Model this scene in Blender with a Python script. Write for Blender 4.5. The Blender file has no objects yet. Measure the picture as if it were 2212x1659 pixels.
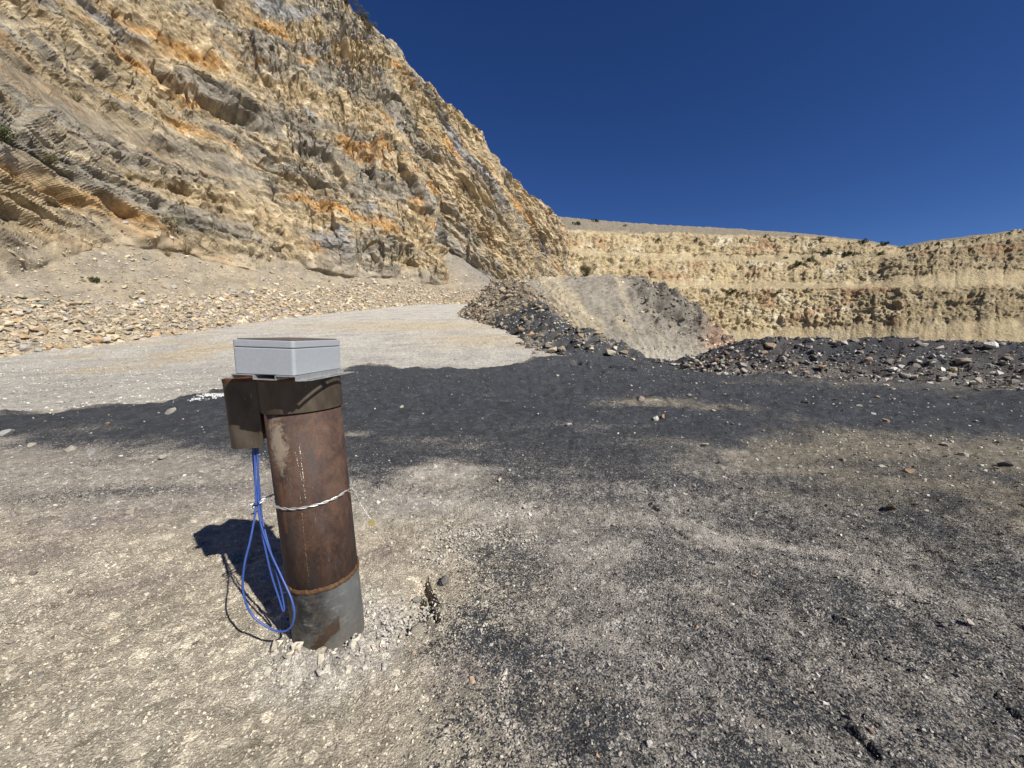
import bpy, bmesh, math, random
import numpy as np
from mathutils import Vector, Matrix

# ------------------------------------------------------------------ camera, sky, sun, exposure
SC = bpy.context.scene
CAM_H, PITCH, LENS = 1.5, 7.0, 13.52
cam_data = bpy.data.cameras.new('camera')
cam_data.lens = LENS
cam_data.sensor_width = 36.0
cam_data.clip_start = 0.05
cam_data.clip_end = 3000.0
cam = bpy.data.objects.new('camera', cam_data)
SC.collection.objects.link(cam)
cam.location = (0, 0, CAM_H)
cam.rotation_euler = (math.radians(90 - PITCH), 0, 0)
SC.camera = cam

SUN_EL, SUN_AZ = math.radians(41.0), math.atan2(0.735, -0.678)      # azimuth clockwise from +Y
world = bpy.data.worlds.new('World')
SC.world = world
world.use_nodes = True
wn = world.node_tree.nodes
sky_tex = wn.new('ShaderNodeTexSky')
sky_tex.sky_type = 'NISHITA'
sky_tex.sun_disc = False
sky_tex.sun_elevation = SUN_EL
sky_tex.sun_rotation = SUN_AZ
sky_tex.altitude = 2600
sky_tex.air_density = 0.8
sky_tex.dust_density = 0.0
sky_tex.ozone_density = 3.0
sky_hue = wn.new('ShaderNodeHueSaturation')             # thin, dry desert air: deep blue all round
sky_hue.inputs['Saturation'].default_value = 1.23
sky_hue.inputs['Hue'].default_value = 0.514
world.node_tree.links.new(sky_tex.outputs[0], sky_hue.inputs['Color'])
world.node_tree.links.new(sky_hue.outputs[0], wn['Background'].inputs['Color'])
wn['Background'].inputs['Strength'].default_value = 0.060

sun_data = bpy.data.lights.new('sun', 'SUN')
sun_data.energy = 4.9
sun_data.angle = math.radians(0.5)
sun_data.color = (1.0, 0.95, 0.87)
sun = bpy.data.objects.new('sun', sun_data)
SC.collection.objects.link(sun)
sd = Vector((math.sin(SUN_AZ) * math.cos(SUN_EL), math.cos(SUN_AZ) * math.cos(SUN_EL), math.sin(SUN_EL)))
sun.rotation_euler = (-sd).to_track_quat('-Z', 'Y').to_euler()
sun.location = sd * 50

SC.view_settings.view_transform = 'Standard'
SC.view_settings.look = 'None'
SC.view_settings.gamma = 1.0
SC.view_settings.exposure = 0.55
SC.view_settings.use_curve_mapping = False

COL = SC.collection
rng = np.random.default_rng(7)
random.seed(7)

# ------------------------------------------------------------------ measuring helpers (photo pixel at 2212 px width -> world)
_f = LENS / 36.0 * 2212
_p = math.radians(PITCH)
def ray(px, py):
    x, u = (px - 1106) / _f, (829.5 - py) / _f
    return np.array([x, math.cos(_p) + u * math.sin(_p), u * math.cos(_p) - math.sin(_p)])
def at(px, py, Y):
    d = ray(px, py)
    return np.array([0, 0, CAM_H]) + d * (Y / d[1])
def gnd(px, py, z=0.0):
    d = ray(px, py)
    return np.array([0, 0, CAM_H]) + d * ((z - CAM_H) / d[2])

# ------------------------------------------------------------------ noise
def _hash(ix, iy, seed):
    h = (ix.astype(np.int64) * 374761393 + iy.astype(np.int64) * 668265263 + seed * 1442695041) & 0xFFFFFFFF
    h = ((h ^ (h >> 13)) * 1274126177) & 0xFFFFFFFF
    h = ((h ^ (h >> 16)) * 2246822519) & 0xFFFFFFFF
    return ((h ^ (h >> 15)) & 0xFFFFFF).astype(np.float32) / 16777216.0
def noise(x, y, seed=0):
    x0, y0 = np.floor(x), np.floor(y)
    fx, fy = (x - x0).astype(np.float32), (y - y0).astype(np.float32)
    ux, uy = fx * fx * fx * (fx * (fx * 6 - 15) + 10), fy * fy * fy * (fy * (fy * 6 - 15) + 10)
    def g(dx, dy):
        a = _hash(x0 + dx, y0 + dy, seed) * 6.2831853
        return np.cos(a) * (fx - dx) + np.sin(a) * (fy - dy)
    n0 = g(0, 0) * (1 - ux) + g(1, 0) * ux
    n1 = g(0, 1) * (1 - ux) + g(1, 1) * ux
    return (n0 * (1 - uy) + n1 * uy) * 1.41
def fbm(x, y, octv=4, seed=0, gain=0.5, lac=2.03):
    t, a, s = 0, 1.0, 0.0
    for o in range(octv):
        t = t + a * noise(x, y, seed + o * 17)
        s += a
        x, y, a = x * lac + 3.7, y * lac - 1.9, a * gain
    return t / s
def ridged(x, y, octv=4, seed=0, gain=0.5):
    t, a, s = 0, 1.0, 0.0
    for o in range(octv):
        t = t + a * (1 - 2 * np.abs(noise(x, y, seed + o * 17)))
        s += a
        x, y, a = x * 2.07 + 3.7, y * 2.07 - 1.9, a * gain
    return t / s
def voro(x, y, seed=0):
    """value of the nearest cell, and distance to the cell border"""
    x0, y0 = np.floor(x), np.floor(y)
    f1 = np.full(x.shape, 9.0, np.float32); f2 = f1.copy(); val = np.zeros(x.shape, np.float32)
    for i in (-1, 0, 1):
        for j in (-1, 0, 1):
            cx, cy = x0 + i, y0 + j
            d = (cx + _hash(cx, cy, seed) - x) ** 2 + (cy + _hash(cx, cy, seed + 5) - y) ** 2
            d = d.astype(np.float32)
            nb = d < f1
            f2 = np.where(nb, f1, np.minimum(f2, d))
            val = np.where(nb, _hash(cx, cy, seed + 11), val)
            f1 = np.where(nb, d, f1)
    return val, np.sqrt(f2) - np.sqrt(f1)
def facets(x, y, seed=0, tilt=1.0):
    """blocky relief: each cell a tilted plane at its own height, about -1..1"""
    x0, y0 = np.floor(x), np.floor(y)
    f1 = np.full(x.shape, 9.0, np.float32); out = np.zeros(x.shape, np.float32)
    for i in (-1, 0, 1):
        for j in (-1, 0, 1):
            cx, cy = x0 + i, y0 + j
            px, py = cx + _hash(cx, cy, seed), cy + _hash(cx, cy, seed + 5)
            d = ((px - x) ** 2 + (py - y) ** 2).astype(np.float32)
            nb = d < f1
            h = _hash(cx, cy, seed + 11) * 2 - 1
            a, b = _hash(cx, cy, seed + 23) * 2 - 1, _hash(cx, cy, seed + 31) * 2 - 1
            out = np.where(nb, h + tilt * (a * (x - px) + b * (y - py)), out)
            f1 = np.where(nb, d, f1)
    return out
def blur(D, n):
    for _ in range(n):
        for ax in (0, 1):
            E_ = np.pad(D, [(1, 1) if i == ax else (0, 0) for i in range(2)], mode='edge')
            D = (E_[:-2] + 2 * E_[1:-1] + E_[2:]) / 4 if ax == 0 else (E_[:, :-2] + 2 * E_[:, 1:-1] + E_[:, 2:]) / 4
    return D
def sstep(a, b, x):
    t = np.clip((x - a) / (b - a), 0, 1)
    return t * t * (3 - 2 * t)
def mix(a, b, w):
    return a + (b - a) * w[..., None]

# ------------------------------------------------------------------ mesh helpers
def raw_mesh(name, V, Q):
    """V (n,3), Q (q,k) -> mesh"""
    me = bpy.data.meshes.new(name)
    V = np.asarray(V, np.float32); Q = np.asarray(Q, np.int32)
    k = Q.shape[1]
    me.vertices.add(len(V)); me.vertices.foreach_set('co', V.ravel())
    me.loops.add(Q.size); me.loops.foreach_set('vertex_index', Q.ravel())
    me.polygons.add(len(Q)); me.polygons.foreach_set('loop_start', np.arange(0, Q.size, k, dtype=np.int32))
    me.update(calc_edges=True)
    return me
def set_col(me, C):
    a = me.color_attributes.new('Col', 'FLOAT_COLOR', 'POINT')
    c = np.ones((len(C), 4), np.float32); c[:, :C.shape[1]] = C
    a.data.foreach_set('color', c.ravel())
def grid_quads(n, m):
    i = np.arange(n * m).reshape(n, m)
    return np.stack([i[:-1, :-1], i[:-1, 1:], i[1:, 1:], i[1:, :-1]], -1).reshape(-1, 4)
def sheet(name, P, C, material, keep=None, flip=False, flat=False, parent=None):
    """a grid of points (n,m,3) with colours (n,m,3) as one mesh object; keep = boolean per quad"""
    n, m = P.shape[:2]
    Q = grid_quads(n, m)
    if flip: Q = Q[:, ::-1]
    V, Cc = P.reshape(-1, 3), C.reshape(-1, C.shape[-1])
    if keep is not None:
        Q = Q[keep.reshape(-1)]
        u, inv = np.unique(Q, return_inverse=True)
        Q, V, Cc = inv.reshape(-1, 4), V[u], Cc[u]
    me = raw_mesh(name, V, Q)
    set_col(me, Cc)
    if flat: me.shade_flat()
    else: me.shade_smooth()
    me.materials.append(material)
    return link(name, me, parent)
def link(name, me, parent=None):
    o = bpy.data.objects.new(name, me)
    COL.objects.link(o)
    if parent is not None: o.parent = parent
    return o
def tag(o, label=None, cat=None, group=None, kind=None):
    if label: o['label'] = label
    if cat: o['category'] = cat
    if group: o['group'] = group
    if kind: o['kind'] = kind
    return o
def empty(name, loc=(0, 0, 0)):
    o = bpy.data.objects.new(name, None)
    COL.objects.link(o); o.location = loc
    return o
def bm_obj(name, bm, material, parent=None, smooth=False):
    me = bpy.data.meshes.new(name)
    bmesh.ops.recalc_face_normals(bm, faces=bm.faces)
    bm.to_mesh(me); bm.free()
    if smooth: me.shade_smooth()
    if material: me.materials.append(material)
    return link(name, me, parent)
def grid_normals(P):
    du = np.gradient(P, axis=0); dv = np.gradient(P, axis=1)
    n = np.cross(du, dv)
    return n / (np.linalg.norm(n, axis=-1, keepdims=True) + 1e-9)

# ------------------------------------------------------------------ material helpers
class NT:
    def __init__(s, name, rough=0.9, spec=0.2):
        s.m = bpy.data.materials.new(name); s.m.use_nodes = True
        s.t = s.m.node_tree; s.b = s.t.nodes['Principled BSDF']
        s.b.inputs['Roughness'].default_value = rough
        s.b.inputs['Specular IOR Level'].default_value = spec
    def n(s, typ, **kw):
        nd = s.t.nodes.new(typ)
        for k, v in kw.items():
            if k in nd.inputs.keys() if hasattr(nd.inputs, 'keys') else False: s.put(nd.inputs[k], v)
            else: setattr(nd, k, v)
        return nd
    def put(s, sock, v):
        if isinstance(v, bpy.types.NodeSocket): s.t.links.new(v, sock)
        else: sock.default_value = v
    def coord(s, which='Object'): return s.n('ShaderNodeTexCoord').outputs[which]
    def mapping(s, vec, scale=(1, 1, 1), rot=(0, 0, 0), loc=(0, 0, 0)):
        m = s.n('ShaderNodeMapping'); s.put(m.inputs['Vector'], vec)
        m.inputs['Scale'].default_value = scale; m.inputs['Rotation'].default_value = rot; m.inputs['Location'].default_value = loc
        return m.outputs[0]
    def noise(s, vec, scale, detail=4, rough=0.55, dist=0.0):
        m = s.n('ShaderNodeTexNoise'); s.put(m.inputs['Vector'], vec)
        m.inputs['Scale'].default_value = scale; m.inputs['Detail'].default_value = detail
        m.inputs['Roughness'].default_value = rough; m.inputs['Distortion'].default_value = dist
        return m.outputs['Fac']
    def voro(s, vec, scale, feature='F1', out='Distance'):
        m = s.n('ShaderNodeTexVoronoi', feature=feature); s.put(m.inputs['Vector'], vec); m.inputs['Scale'].default_value = scale
        return m.outputs[out]
    def ramp(s, fac, stops, interp='LINEAR'):
        r = s.n('ShaderNodeValToRGB'); r.color_ramp.interpolation = interp
        e = r.color_ramp.elements
        while len(e) < len(stops): e.new(0.5)
        for el, (p, c) in zip(e, stops):
            el.position = p
            el.color = (*c, 1) if isinstance(c, (tuple, list)) else (c, c, c, 1)
        s.put(r.inputs['Fac'], fac)
        return r.outputs['Color']
    def math(s, op, a, b=0.0, c=0.0, clamp=False):
        m = s.n('ShaderNodeMath', operation=op); m.use_clamp = clamp
        s.put(m.inputs[0], a); s.put(m.inputs[1], b); s.put(m.inputs[2], c)
        return m.outputs[0]
    def mix(s, fac, a, b, mode='MIX'):
        m = s.n('ShaderNodeMix', data_type='RGBA', blend_type=mode)
        s.put(m.inputs[0], fac)
        for sock, v in ((m.inputs[6], a), (m.inputs[7], b)):
            s.put(sock, (*v, 1) if isinstance(v, tuple) and len(v) == 3 else v)
        return m.outputs[2]
    def bump(s, h, strength=0.5, dist=0.01, nrm=None):
        b = s.n('ShaderNodeBump'); s.put(b.inputs['Height'], h)
        b.inputs['Strength'].default_value = strength; b.inputs['Distance'].default_value = dist
        if nrm is not None: s.put(b.inputs['Normal'], nrm)
        return b.outputs[0]
    def attr(s, name, typ='GEOMETRY', out='Color'):
        return s.n('ShaderNodeAttribute', attribute_name=name, attribute_type=typ).outputs[out]
    def done(s, col=None, nrm=None, rough=None, metal=None):
        if col is not None: s.put(s.b.inputs['Base Color'], (*col, 1) if isinstance(col, tuple) and len(col) == 3 else col)
        if nrm is not None: s.put(s.b.inputs['Normal'], nrm)
        if rough is not None: s.put(s.b.inputs['Roughness'], rough)
        if metal is not None: s.put(s.b.inputs['Metallic'], metal)
        return s.m

DARK_C = (.064, .069, .078)
def mat_ground():
    t = NT('loose_grit', 0.95, 0.12)
    c = t.coord(); col0 = t.attr('Col'); dk = t.attr('Col', 'GEOMETRY', 'Alpha')
    cell = t.voro(c, 150, 'F1', 'Color')
    cv = t.n('ShaderNodeSeparateColor'); t.put(cv.inputs[0], cell)
    ca = t.n('ShaderNodeSeparateColor'); t.put(ca.inputs[0], t.voro(c, 55, 'F1', 'Color'))
    cn = t.noise(c, 22, 5, .7)
    rnd = t.math('ADD', t.math('ADD', t.math('MULTIPLY', cv.outputs[2], .5), t.math('MULTIPLY', ca.outputs[0], .25)), t.math('MULTIPLY', cn, .36))
    fac = t.n('ShaderNodeMapRange'); fac.interpolation_type = 'SMOOTHSTEP'
    t.put(fac.inputs['Value'], t.math('SUBTRACT', t.math('MULTIPLY', dk, 1.13), rnd)); fac.inputs['From Min'].default_value = -.13; fac.inputs['From Max'].default_value = .13
    col = t.mix(fac.outputs[0], col0, (*DARK_C,))
    sp = t.ramp(cv.outputs[0], [(0.0, 0.72), (0.35, 0.88), (0.7, 1.03), (0.92, 1.15), (0.975, 1.35), (1.0, 1.6)])
    cell2 = t.voro(c, 28, 'F1', 'Color')
    cv2 = t.n('ShaderNodeSeparateColor'); t.put(cv2.inputs[0], cell2)
    sp2 = t.ramp(cv2.outputs[1], [(0.0, 0.8), (0.5, 0.97), (0.9, 1.1), (1.0, 1.7)])
    n1 = t.ramp(t.noise(c, 5.0, 9, 0.7), [(0.25, 0.7), (0.75, 1.3)])
    cell3 = t.n('ShaderNodeSeparateColor'); t.put(cell3.inputs[0], t.voro(c, 8.0, 'F1', 'Color'))
    n3 = t.ramp(cell3.outputs[2], [(0.0, 0.86), (0.6, 1.0), (1.0, 1.22)])
    n4 = t.ramp(t.noise(c, 70.0, 4, 0.8), [(0.3, 0.7), (0.7, 1.3)])
    o = t.mix(1.0, col, sp, 'MULTIPLY'); o = t.mix(1.0, o, sp2, 'MULTIPLY'); o = t.mix(1.0, o, n1, 'MULTIPLY'); o = t.mix(0.8, o, n3, 'MULTIPLY'); o = t.mix(0.9, o, n4, 'MULTIPLY')
    h = t.math('ADD', t.math('MULTIPLY', t.voro(c, 110), 0.9), t.math('MULTIPLY', t.noise(c, 90, 6, 0.8), 1.3))
    h2 = t.bump(t.noise(c, 14, 8, 0.75), 0.5, 0.05)
    return t.done(o, t.bump(h, 1.0, 0.012, h2))
def mat_cliff():
    t = NT('cliff_rock', 0.93, 0.15)
    c = t.coord(); col = t.attr('Col')
    def dot(v):
        m = t.n('ShaderNodeVectorMath', operation='DOT_PRODUCT'); t.put(m.inputs[0], c); m.inputs[1].default_value = v
        return m.outputs['Value']
    def strata(deg, su, sv, sw):                     # coordinates that follow bedding dipping along the face
        a = math.radians(deg); k = t.n('ShaderNodeCombineXYZ')
        t.put(k.inputs[0], t.math('MULTIPLY', dot((.5 * math.cos(a), .866 * math.cos(a), -math.sin(a))), su))
        t.put(k.inputs[1], t.math('MULTIPLY', dot((.5 * math.sin(a), .866 * math.sin(a), math.cos(a))), sv))
        t.put(k.inputs[2], t.math('MULTIPLY', dot((.866, -.5, 0)), sw))
        return k.outputs[0]
    b1 = t.noise(strata(36, .22, 1.5, .5), 1.0, 9, .72, .3); b2 = t.noise(strata(58, .7, 2.2, .9), 1.0, 8, .75, 1.2)
    vo = t.voro(strata(48, .7, 1.6, .8), 1.0)
    o = t.mix(1.0, col, t.ramp(b1, [(.3, .68), (.7, 1.32)]), 'MULTIPLY'); o = t.mix(1.0, o, t.ramp(b2, [(.3, .66), (.7, 1.34)]), 'MULTIPLY')
    o = t.mix(1.0, o, t.ramp(t.noise(c, 6, 6, .75), [(.3, .8), (.7, 1.2)]), 'MULTIPLY')
    h = t.math('ADD', t.math('ADD', b1, t.math('MULTIPLY', b2, .7)), t.math('MULTIPLY', vo, .35))
    return t.done(o, t.bump(h, 1.0, .55))
def mat_rock(name, big=1.0, flecks=1.0):
    t = NT(name, 0.93, 0.15)
    c = t.coord(); col = t.attr('Col')
    n1 = t.ramp(t.noise(t.mapping(c, (1, 1, 1.6)), 1.3 / big, 10, 0.72), [(0.3, 0.7), (0.7, 1.3)])
    n2 = t.ramp(t.noise(c, 7.0 / big, 6, 0.7), [(0.3, 0.72), (0.72, 1.3)])
    o = t.mix(1.0, col, n1, 'MULTIPLY'); o = t.mix(flecks, o, n2, 'MULTIPLY')
    h = t.math('ADD', t.noise(c, 1.7 / big, 12, 0.75), t.math('MULTIPLY', t.voro(c, 2.4 / big), 0.35))
    return t.done(o, t.bump(h, 0.9, 0.35 * big))
def mat_stone():
    t = NT('broken_stone', 0.9, 0.2)
    c = t.coord()
    oi = t.n('ShaderNodeObjectInfo')
    n1 = t.ramp(t.noise(c, 2.2, 8, 0.7), [(0.3, 0.72), (0.72, 1.25)])
    o = t.mix(1.0, oi.outputs['Color'], n1, 'MULTIPLY')
    return t.done(o, t.bump(t.noise(c, 5, 8, 0.7), 0.6, 0.08))
def mat_pebble():
    t = NT('gravel_grain', 0.92, 0.18)
    col = t.attr('tone', 'INSTANCER')
    n1 = t.ramp(t.noise(t.coord(), 2.5, 5, 0.7), [(0.3, 0.78), (0.7, 1.2)])
    return t.done(t.mix(1.0, col, n1, 'MULTIPLY'))
M_GROUND = mat_ground()
M_CLIFF = mat_cliff()
M_TALUS = mat_rock('talus_scree', 0.18)
M_FAR = mat_rock('pit_wall_rock', 1.6)
M_BERM = mat_rock('berm_fill', 0.12)
M_STONE = mat_stone()
M_PEBBLE = mat_pebble()

# palette (real-world albedo)
SAND = np.array([.47, .41, .31]); PALE = np.array([.60, .54, .425]); PURPLE = np.array([.30, .255, .225])
DARK = np.array([.042, .045, .051]); ROADC = np.array([.48, .455, .40]); OCHRE = np.array([.50, .37, .19])
GREYG = np.array([.20, .19, .175])

# ------------------------------------------------------------------ the setting: ground levels
def ramp_z(Y):                                       # haul road climbing away from the camera
    return 0.16 * 1.3 * np.log1p(np.exp(np.clip((Y - 18.3) / 1.3, -30, 30)))
CREST_PX = [(1062, 616, 48), (1088, 607, 43), (1125, 610, 40), (1160, 645, 34), (1195, 692, 28), (1235, 705, 25.5), (1285, 717, 23.5), (1340, 742, 22.2), (1393, 777, 21),
            (1450, 777, 19.2), (1520, 766, 18), (1580, 742, 16.5), (1650, 733, 15.5), (1750, 733, 15), (1900, 735, 14), (2050, 737, 13.2), (2212, 743, 12.5), (2450, 750, 12), (3200, 770, 10)]
CREST = np.array([at(*c) for c in CREST_PX])
def poly_dist(X, Y, pts):
    """unsigned distance to a polyline, its side (+ = right of the walking direction), and the position along it"""
    best = np.full(X.shape, 1e9); side = np.zeros(X.shape); par = np.zeros(X.shape); acc = 0.0
    for (a, b) in zip(pts[:-1], pts[1:]):
        dx, dy = b[0] - a[0], b[1] - a[1]; L = math.hypot(dx, dy)
        u = np.clip(((X - a[0]) * dx + (Y - a[1]) * dy) / L ** 2, 0, 1)
        ex, ey = X - a[0] - u * dx, Y - a[1] - u * dy
        d = np.hypot(ex, ey); nb = d < best
        best = np.where(nb, d, best)
        side = np.where(nb, np.sign(ex * dy - ey * dx), side)
        par = np.where(nb, acc + u * L, par); acc += L
    return best, side, par
EDGE = np.vstack([[[6, 75, 0], [3, 60, 0]], CREST])

BASE = np.array([-0.9316, 1.8]); LEAN = math.atan(0.0474); R_PIPE = 0.1625

def poly_px(pts): return np.array([gnd(*p)[:2] for p in pts])
def inside(X, Y, poly):
    r = np.zeros(X.shape, bool); n = len(poly)
    for i in range(n):
        x1, y1 = poly[i]; x2, y2 = poly[(i + 1) % n]
        c = ((y1 > Y) != (y2 > Y)) & (X < (x2 - x1) * (Y - y1) / (y2 - y1 + 1e-12) + x1)
        r ^= c
    return r
def soft_poly(X, Y, px, soft):
    poly = poly_px(px)
    closed = np.vstack([poly, poly[:1]])
    d, _, _ = poly_dist(X, Y, closed)
    sd_ = np.where(inside(X, Y, poly), d, -d)
    return sd_
def blob(X, Y, px, py, rx, ry, rot=0.0):
    """soft spot centred on a ground point, radii in metres"""
    c = gnd(px, py)
    a = math.radians(rot)
    u = (X - c[0]) * math.cos(a) + (Y - c[1]) * math.sin(a); v = -(X - c[0]) * math.sin(a) + (Y - c[1]) * math.cos(a)
    return np.exp(-((u / rx) ** 2 + (v / ry) ** 2))

BLACK_PX = [(-400, 905), (0, 893), (110, 892), (250, 880), (350, 872), (400, 862), (440, 852), (480, 848), (560, 835), (660, 815), (740, 800), (800, 794), (880, 800), (960, 802), (1040, 801), (1090, 797), (1150, 789), (1250, 785),
            (1400, 783), (1500, 790), (1600, 805), (1750, 820), (1900, 832), (2100, 845), (2260, 860), (2600, 880), (2600, 980), (2212, 958), (2000, 945), (1800, 938), (1650, 960), (1560, 1010), (1500, 1040), (1400, 1055), (1250, 1062), (1120, 1055), (1020, 1030),
            (950, 1015), (860, 1045), (800, 1062), (760, 1050), (700, 1030), (600, 1010), (500, 1005), (420, 992), (330, 985), (200, 978), (60, 968), (-400, 950)]
CRACKS = [  # (pixel polyline, width m, depth m)
    ([(918, 1250), (928, 1275), (940, 1300)], .020, .12),
    ([(905, 1275), (915, 1290), (925, 1310)], .018, .10),
    ([(960, 1250), (972, 1236)], .018, .12), ([(935, 1320), (945, 1345)], .018, .12),
    ([(1420, 1120), (1480, 1160)], .012, .02), ([(1400, 1085), (1420, 1100)], .016, .03),
    ([(1820, 1560), (1870, 1600), (1890, 1620)], .016, .03), ([(1865, 1545), (1890, 1562)], .012, .025),
    ([(1700, 1410), (1735, 1450)], .009, .016), ([(1800, 1330), (1850, 1365)], .009, .016), ([(1825, 1388), (1850, 1412)], .009, .016),
    ([(1880, 1245), (1990, 1300)], .012, .02), ([(2180, 1330), (2300, 1420)], .011, .018), ([(2150, 1500), (2212, 1560)], .011, .018),
    ([(80, 937), (130, 932)], .05, .06),
]
def ground_fields(X, Y):
    d, side, _ = poly_dist(X, Y, EDGE)
    sdist = -d * side                                # > 0 beyond the berms, towards the pit
    nz1 = fbm(X * 0.9, Y * 0.9, 5, 1)
    nz2 = fbm(X * 5, Y * 5, 4, 2)
    R = np.hypot(X, Y)
    ramp_w = 1 - sstep(0.0, 8.0, X - 0.02 * Y - 1.5) * sstep(40, 14, Y)
    z = ramp_z(Y) * ramp_w
    z = z - np.clip((np.where(sdist > 1.2, sdist - 1.2, 0)) * 0.72, 0, 15)
    # black layer
    sp = soft_poly(X, Y, BLACK_PX, 1) + nz1 * 0.22 * np.clip(R / 5, .5, 3) + nz2 * 0.06
    blk = sstep(-0.10, 0.16, sp / np.clip(R / 4, .6, 3))
    far_edge = sstep(0.0, 0.5, sp) * sstep(3.6, 1.0, sp) * sstep(5.5, 8.5, Y)
    z = z + blk * (.035 + .12 * ridged(X * .55 + .2 * nz1, Y * .9, 3, 25) * sstep(4.5, 9, Y) + .05 * ridged(X * 1.7, Y * 1.5, 3, 26) * sstep(3.5, 7, Y)) + far_edge * (0.02 + 0.15 * np.clip(fbm(X * 0.55, Y * 0.8, 4, 9) + .2, 0, 1)) * sstep(-9, -3, X) * sstep(17, 13, Y)
    # second dirt tones
    soft = sp / np.clip(R / 4, .6, 3) + .38 * fbm(X * .7, Y * .7, 4, 15) + .28 * fbm(X * 2.6, Y * 2.6, 4, 19)
    dk = (.92 - .22 * sstep(8, 3.6, Y)) * sstep(-.50, .38, soft) * (1 - .45 * np.clip(fbm(X * .8, Y * 1.6, 5, 16) + .02, 0, 1))
    sr = soft_poly(X, Y, [(840, 1040), (850, 1120), (900, 1180), (975, 1290), (935, 1400), (960, 1470), (900, 1600), (860, 1800), (900, 2300), (3600, 2300), (3600, 960)], 1)
    dk = np.maximum(dk, (.49 + .36 * fbm(X * 1.1, Y * 1.1, 4, 17) + .15 * fbm(X * 4, Y * 4, 3, 18)) * sstep(-.30, .42, sr + .22 * nz1 + .1 * nz2))
    for (px, py, rx, ry, rot, w) in [(1280, 1570, .45, .22, 20, .66), (1080, 1640, .25, .10, 0, .5), (1500, 1480, .7, .30, -15, .55), (1900, 1350, 1.1, .6, -25, .55), (1700, 1130, .9, .5, -10, .62),
                                     (2000, 1560, .6, .25, -30, .55), (1250, 1330, .5, .3, 0, .48), (1030, 1340, .25, .15, 0, .55), (1500, 1250, .5, .2, -25, .42), (2150, 1250, .9, .6, 0, .65),
                                     (960, 1400, .18, .10, 10, .45), (300, 1060, 1.2, .22, 8, .55), (100, 1075, .6, .2, 8, .45), (1300, 1075, .9, .25, 0, .6), (2250, 1050, 1.6, .9, 0, .45), (1900, 1000, 2.0, .6, 0, .55), (1640, 1420, .35, .2, -20, .4)]:
        dk = np.maximum(dk, w * blob(X, Y, px, py, rx, ry, rot))
    dk = np.clip(dk + 0.16 * nz1 * (dk > .05), 0, 1)
    for (px, py, rx, ry, rot, w) in [(1400, 880, 1.3, .55, -3, .75), (1550, 895, 1.0, .35, -6, .6), (770, 945, .22, .12, 0, .8), (1330, 930, 1.2, .12, 0, .25), (1750, 985, 1.5, .22, 0, .45), (2050, 850, 3, 1.2, 0, .35), (1650, 830, 2.0, 1.0, 0, .30), (1850, 838, 2.0, .8, 0, .35)]:
        dk = dk * (1 - w * blob(X, Y, px, py, rx, ry, rot) * np.clip(.8 + nz2, 0, 1))
    # ---- colour
    c = mix(np.broadcast_to(SAND, X.shape + (3,)), PALE, np.clip(.45 + 1.1 * nz1, 0, 1))
    pur = np.zeros(X.shape)
    for (px, py, rx, ry, rot, w) in [(250, 1120, .8, .3, 5, .85), (520, 1060, .7, .25, 5, .8), (60, 1200, .4, .25, 10, .7), (330, 1260, .4, .16, 10, .6), (850, 1190, .3, .25, 0, .5), (180, 1290, .3, .12, 20, .55), (560, 1000, .7, .2, 0, .5), (1050, 1450, .3, .14, 0, .55), (1180, 1180, .5, .2, 0, .3)]:
        pur = np.maximum(pur, w * blob(X, Y, px, py, rx, ry, rot))
    c = mix(c, PURPLE, np.clip(pur * (1 + .9 * nz2 + .8 * nz1), 0, 1))
    right = np.maximum(sstep(-.5, .5, X), .85 * sstep(2.6, 3.6, Y)) * sstep(9, 6, Y)
    c = mix(c, np.array([.335, .312, .28]), .85 * right)
    dusty = np.zeros(X.shape)
    for (px, py, rx, ry, rot, w) in [(900, 1090, .42, .22, 10, .9), (980, 1020, .5, .14, 0, .6), (1000, 1270, .22, .1, 0, .0), (1560, 1165, .26, .13, 0, .95), (1700, 1180, .4, .07, -20, .9), (1280, 1190, .45, .16, 0, .6), (1080, 1110, .4, .22, 0, .6), (1980, 1045, .8, .22, 0, .6), (1760, 1020, .8, .16, 0, .5), (1450, 1130, .5, .10, -18, .55), (1880, 1250, .5, .08, -25, .45), (1350, 1400, .35, .10, -30, .4), (1700, 1600, .4, .07, -35, .45)]:
        dusty = np.maximum(dusty, w * blob(X, Y, px, py, rx, ry, rot))
    dusty = np.clip(dusty * (1 + .7 * nz2), 0, 1)
    dk = dk * (1 - .92 * dusty)
    c = mix(c, np.array([.45, .42, .375]), dusty)
    rb = np.hypot(X - BASE[0] - .05, Y - BASE[1] + .02)
    chalk = np.clip(sstep(.52, .22, rb + .09 * nz2) * sstep(-.5, .15, X - BASE[0] + .2), 0, 1)
    c = mix(c, np.array([.54, .51, .45]), .75 * chalk)
    tan_r = sstep(1.0, 4.0, X) * sstep(2.6, 5.0, Y + .35 * X)
    c = mix(c, np.array([.20, .175, .125]), .75 * tan_r)
    # ---- the road beyond the black layer
    road_w = sstep(0.0, .35, -sp) * sstep(6.2, 7.2, Y + .05 * X) * sstep(4.5, 2.0, X - .03 * Y)
    strip = 1.5 * fbm(X * .35 + Y * .2, Y * .9 - X * .55, 5, 21)
    rc = mix(np.broadcast_to(ROADC, X.shape + (3,)), np.array([.36, .345, .32]), np.clip(.3 + 1.3 * strip, 0, 1))
    och = np.maximum(blob(X, Y, 900, 765, 9, 3.0), .8 * blob(X, Y, 1040, 775, 4, 3))
    och = np.maximum(och, .9 * sstep(.30, .75, fbm(X * .2 + 7, Y * .3, 3, 31) + .45 * sstep(26, 18, np.hypot(X + 27, Y - 20) * 2)))
    rc = mix(rc, np.array([.46, .375, .24]), np.clip(.75 * och * (1 + .9 * nz1 + .6 * nz2), 0, .6))
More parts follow.
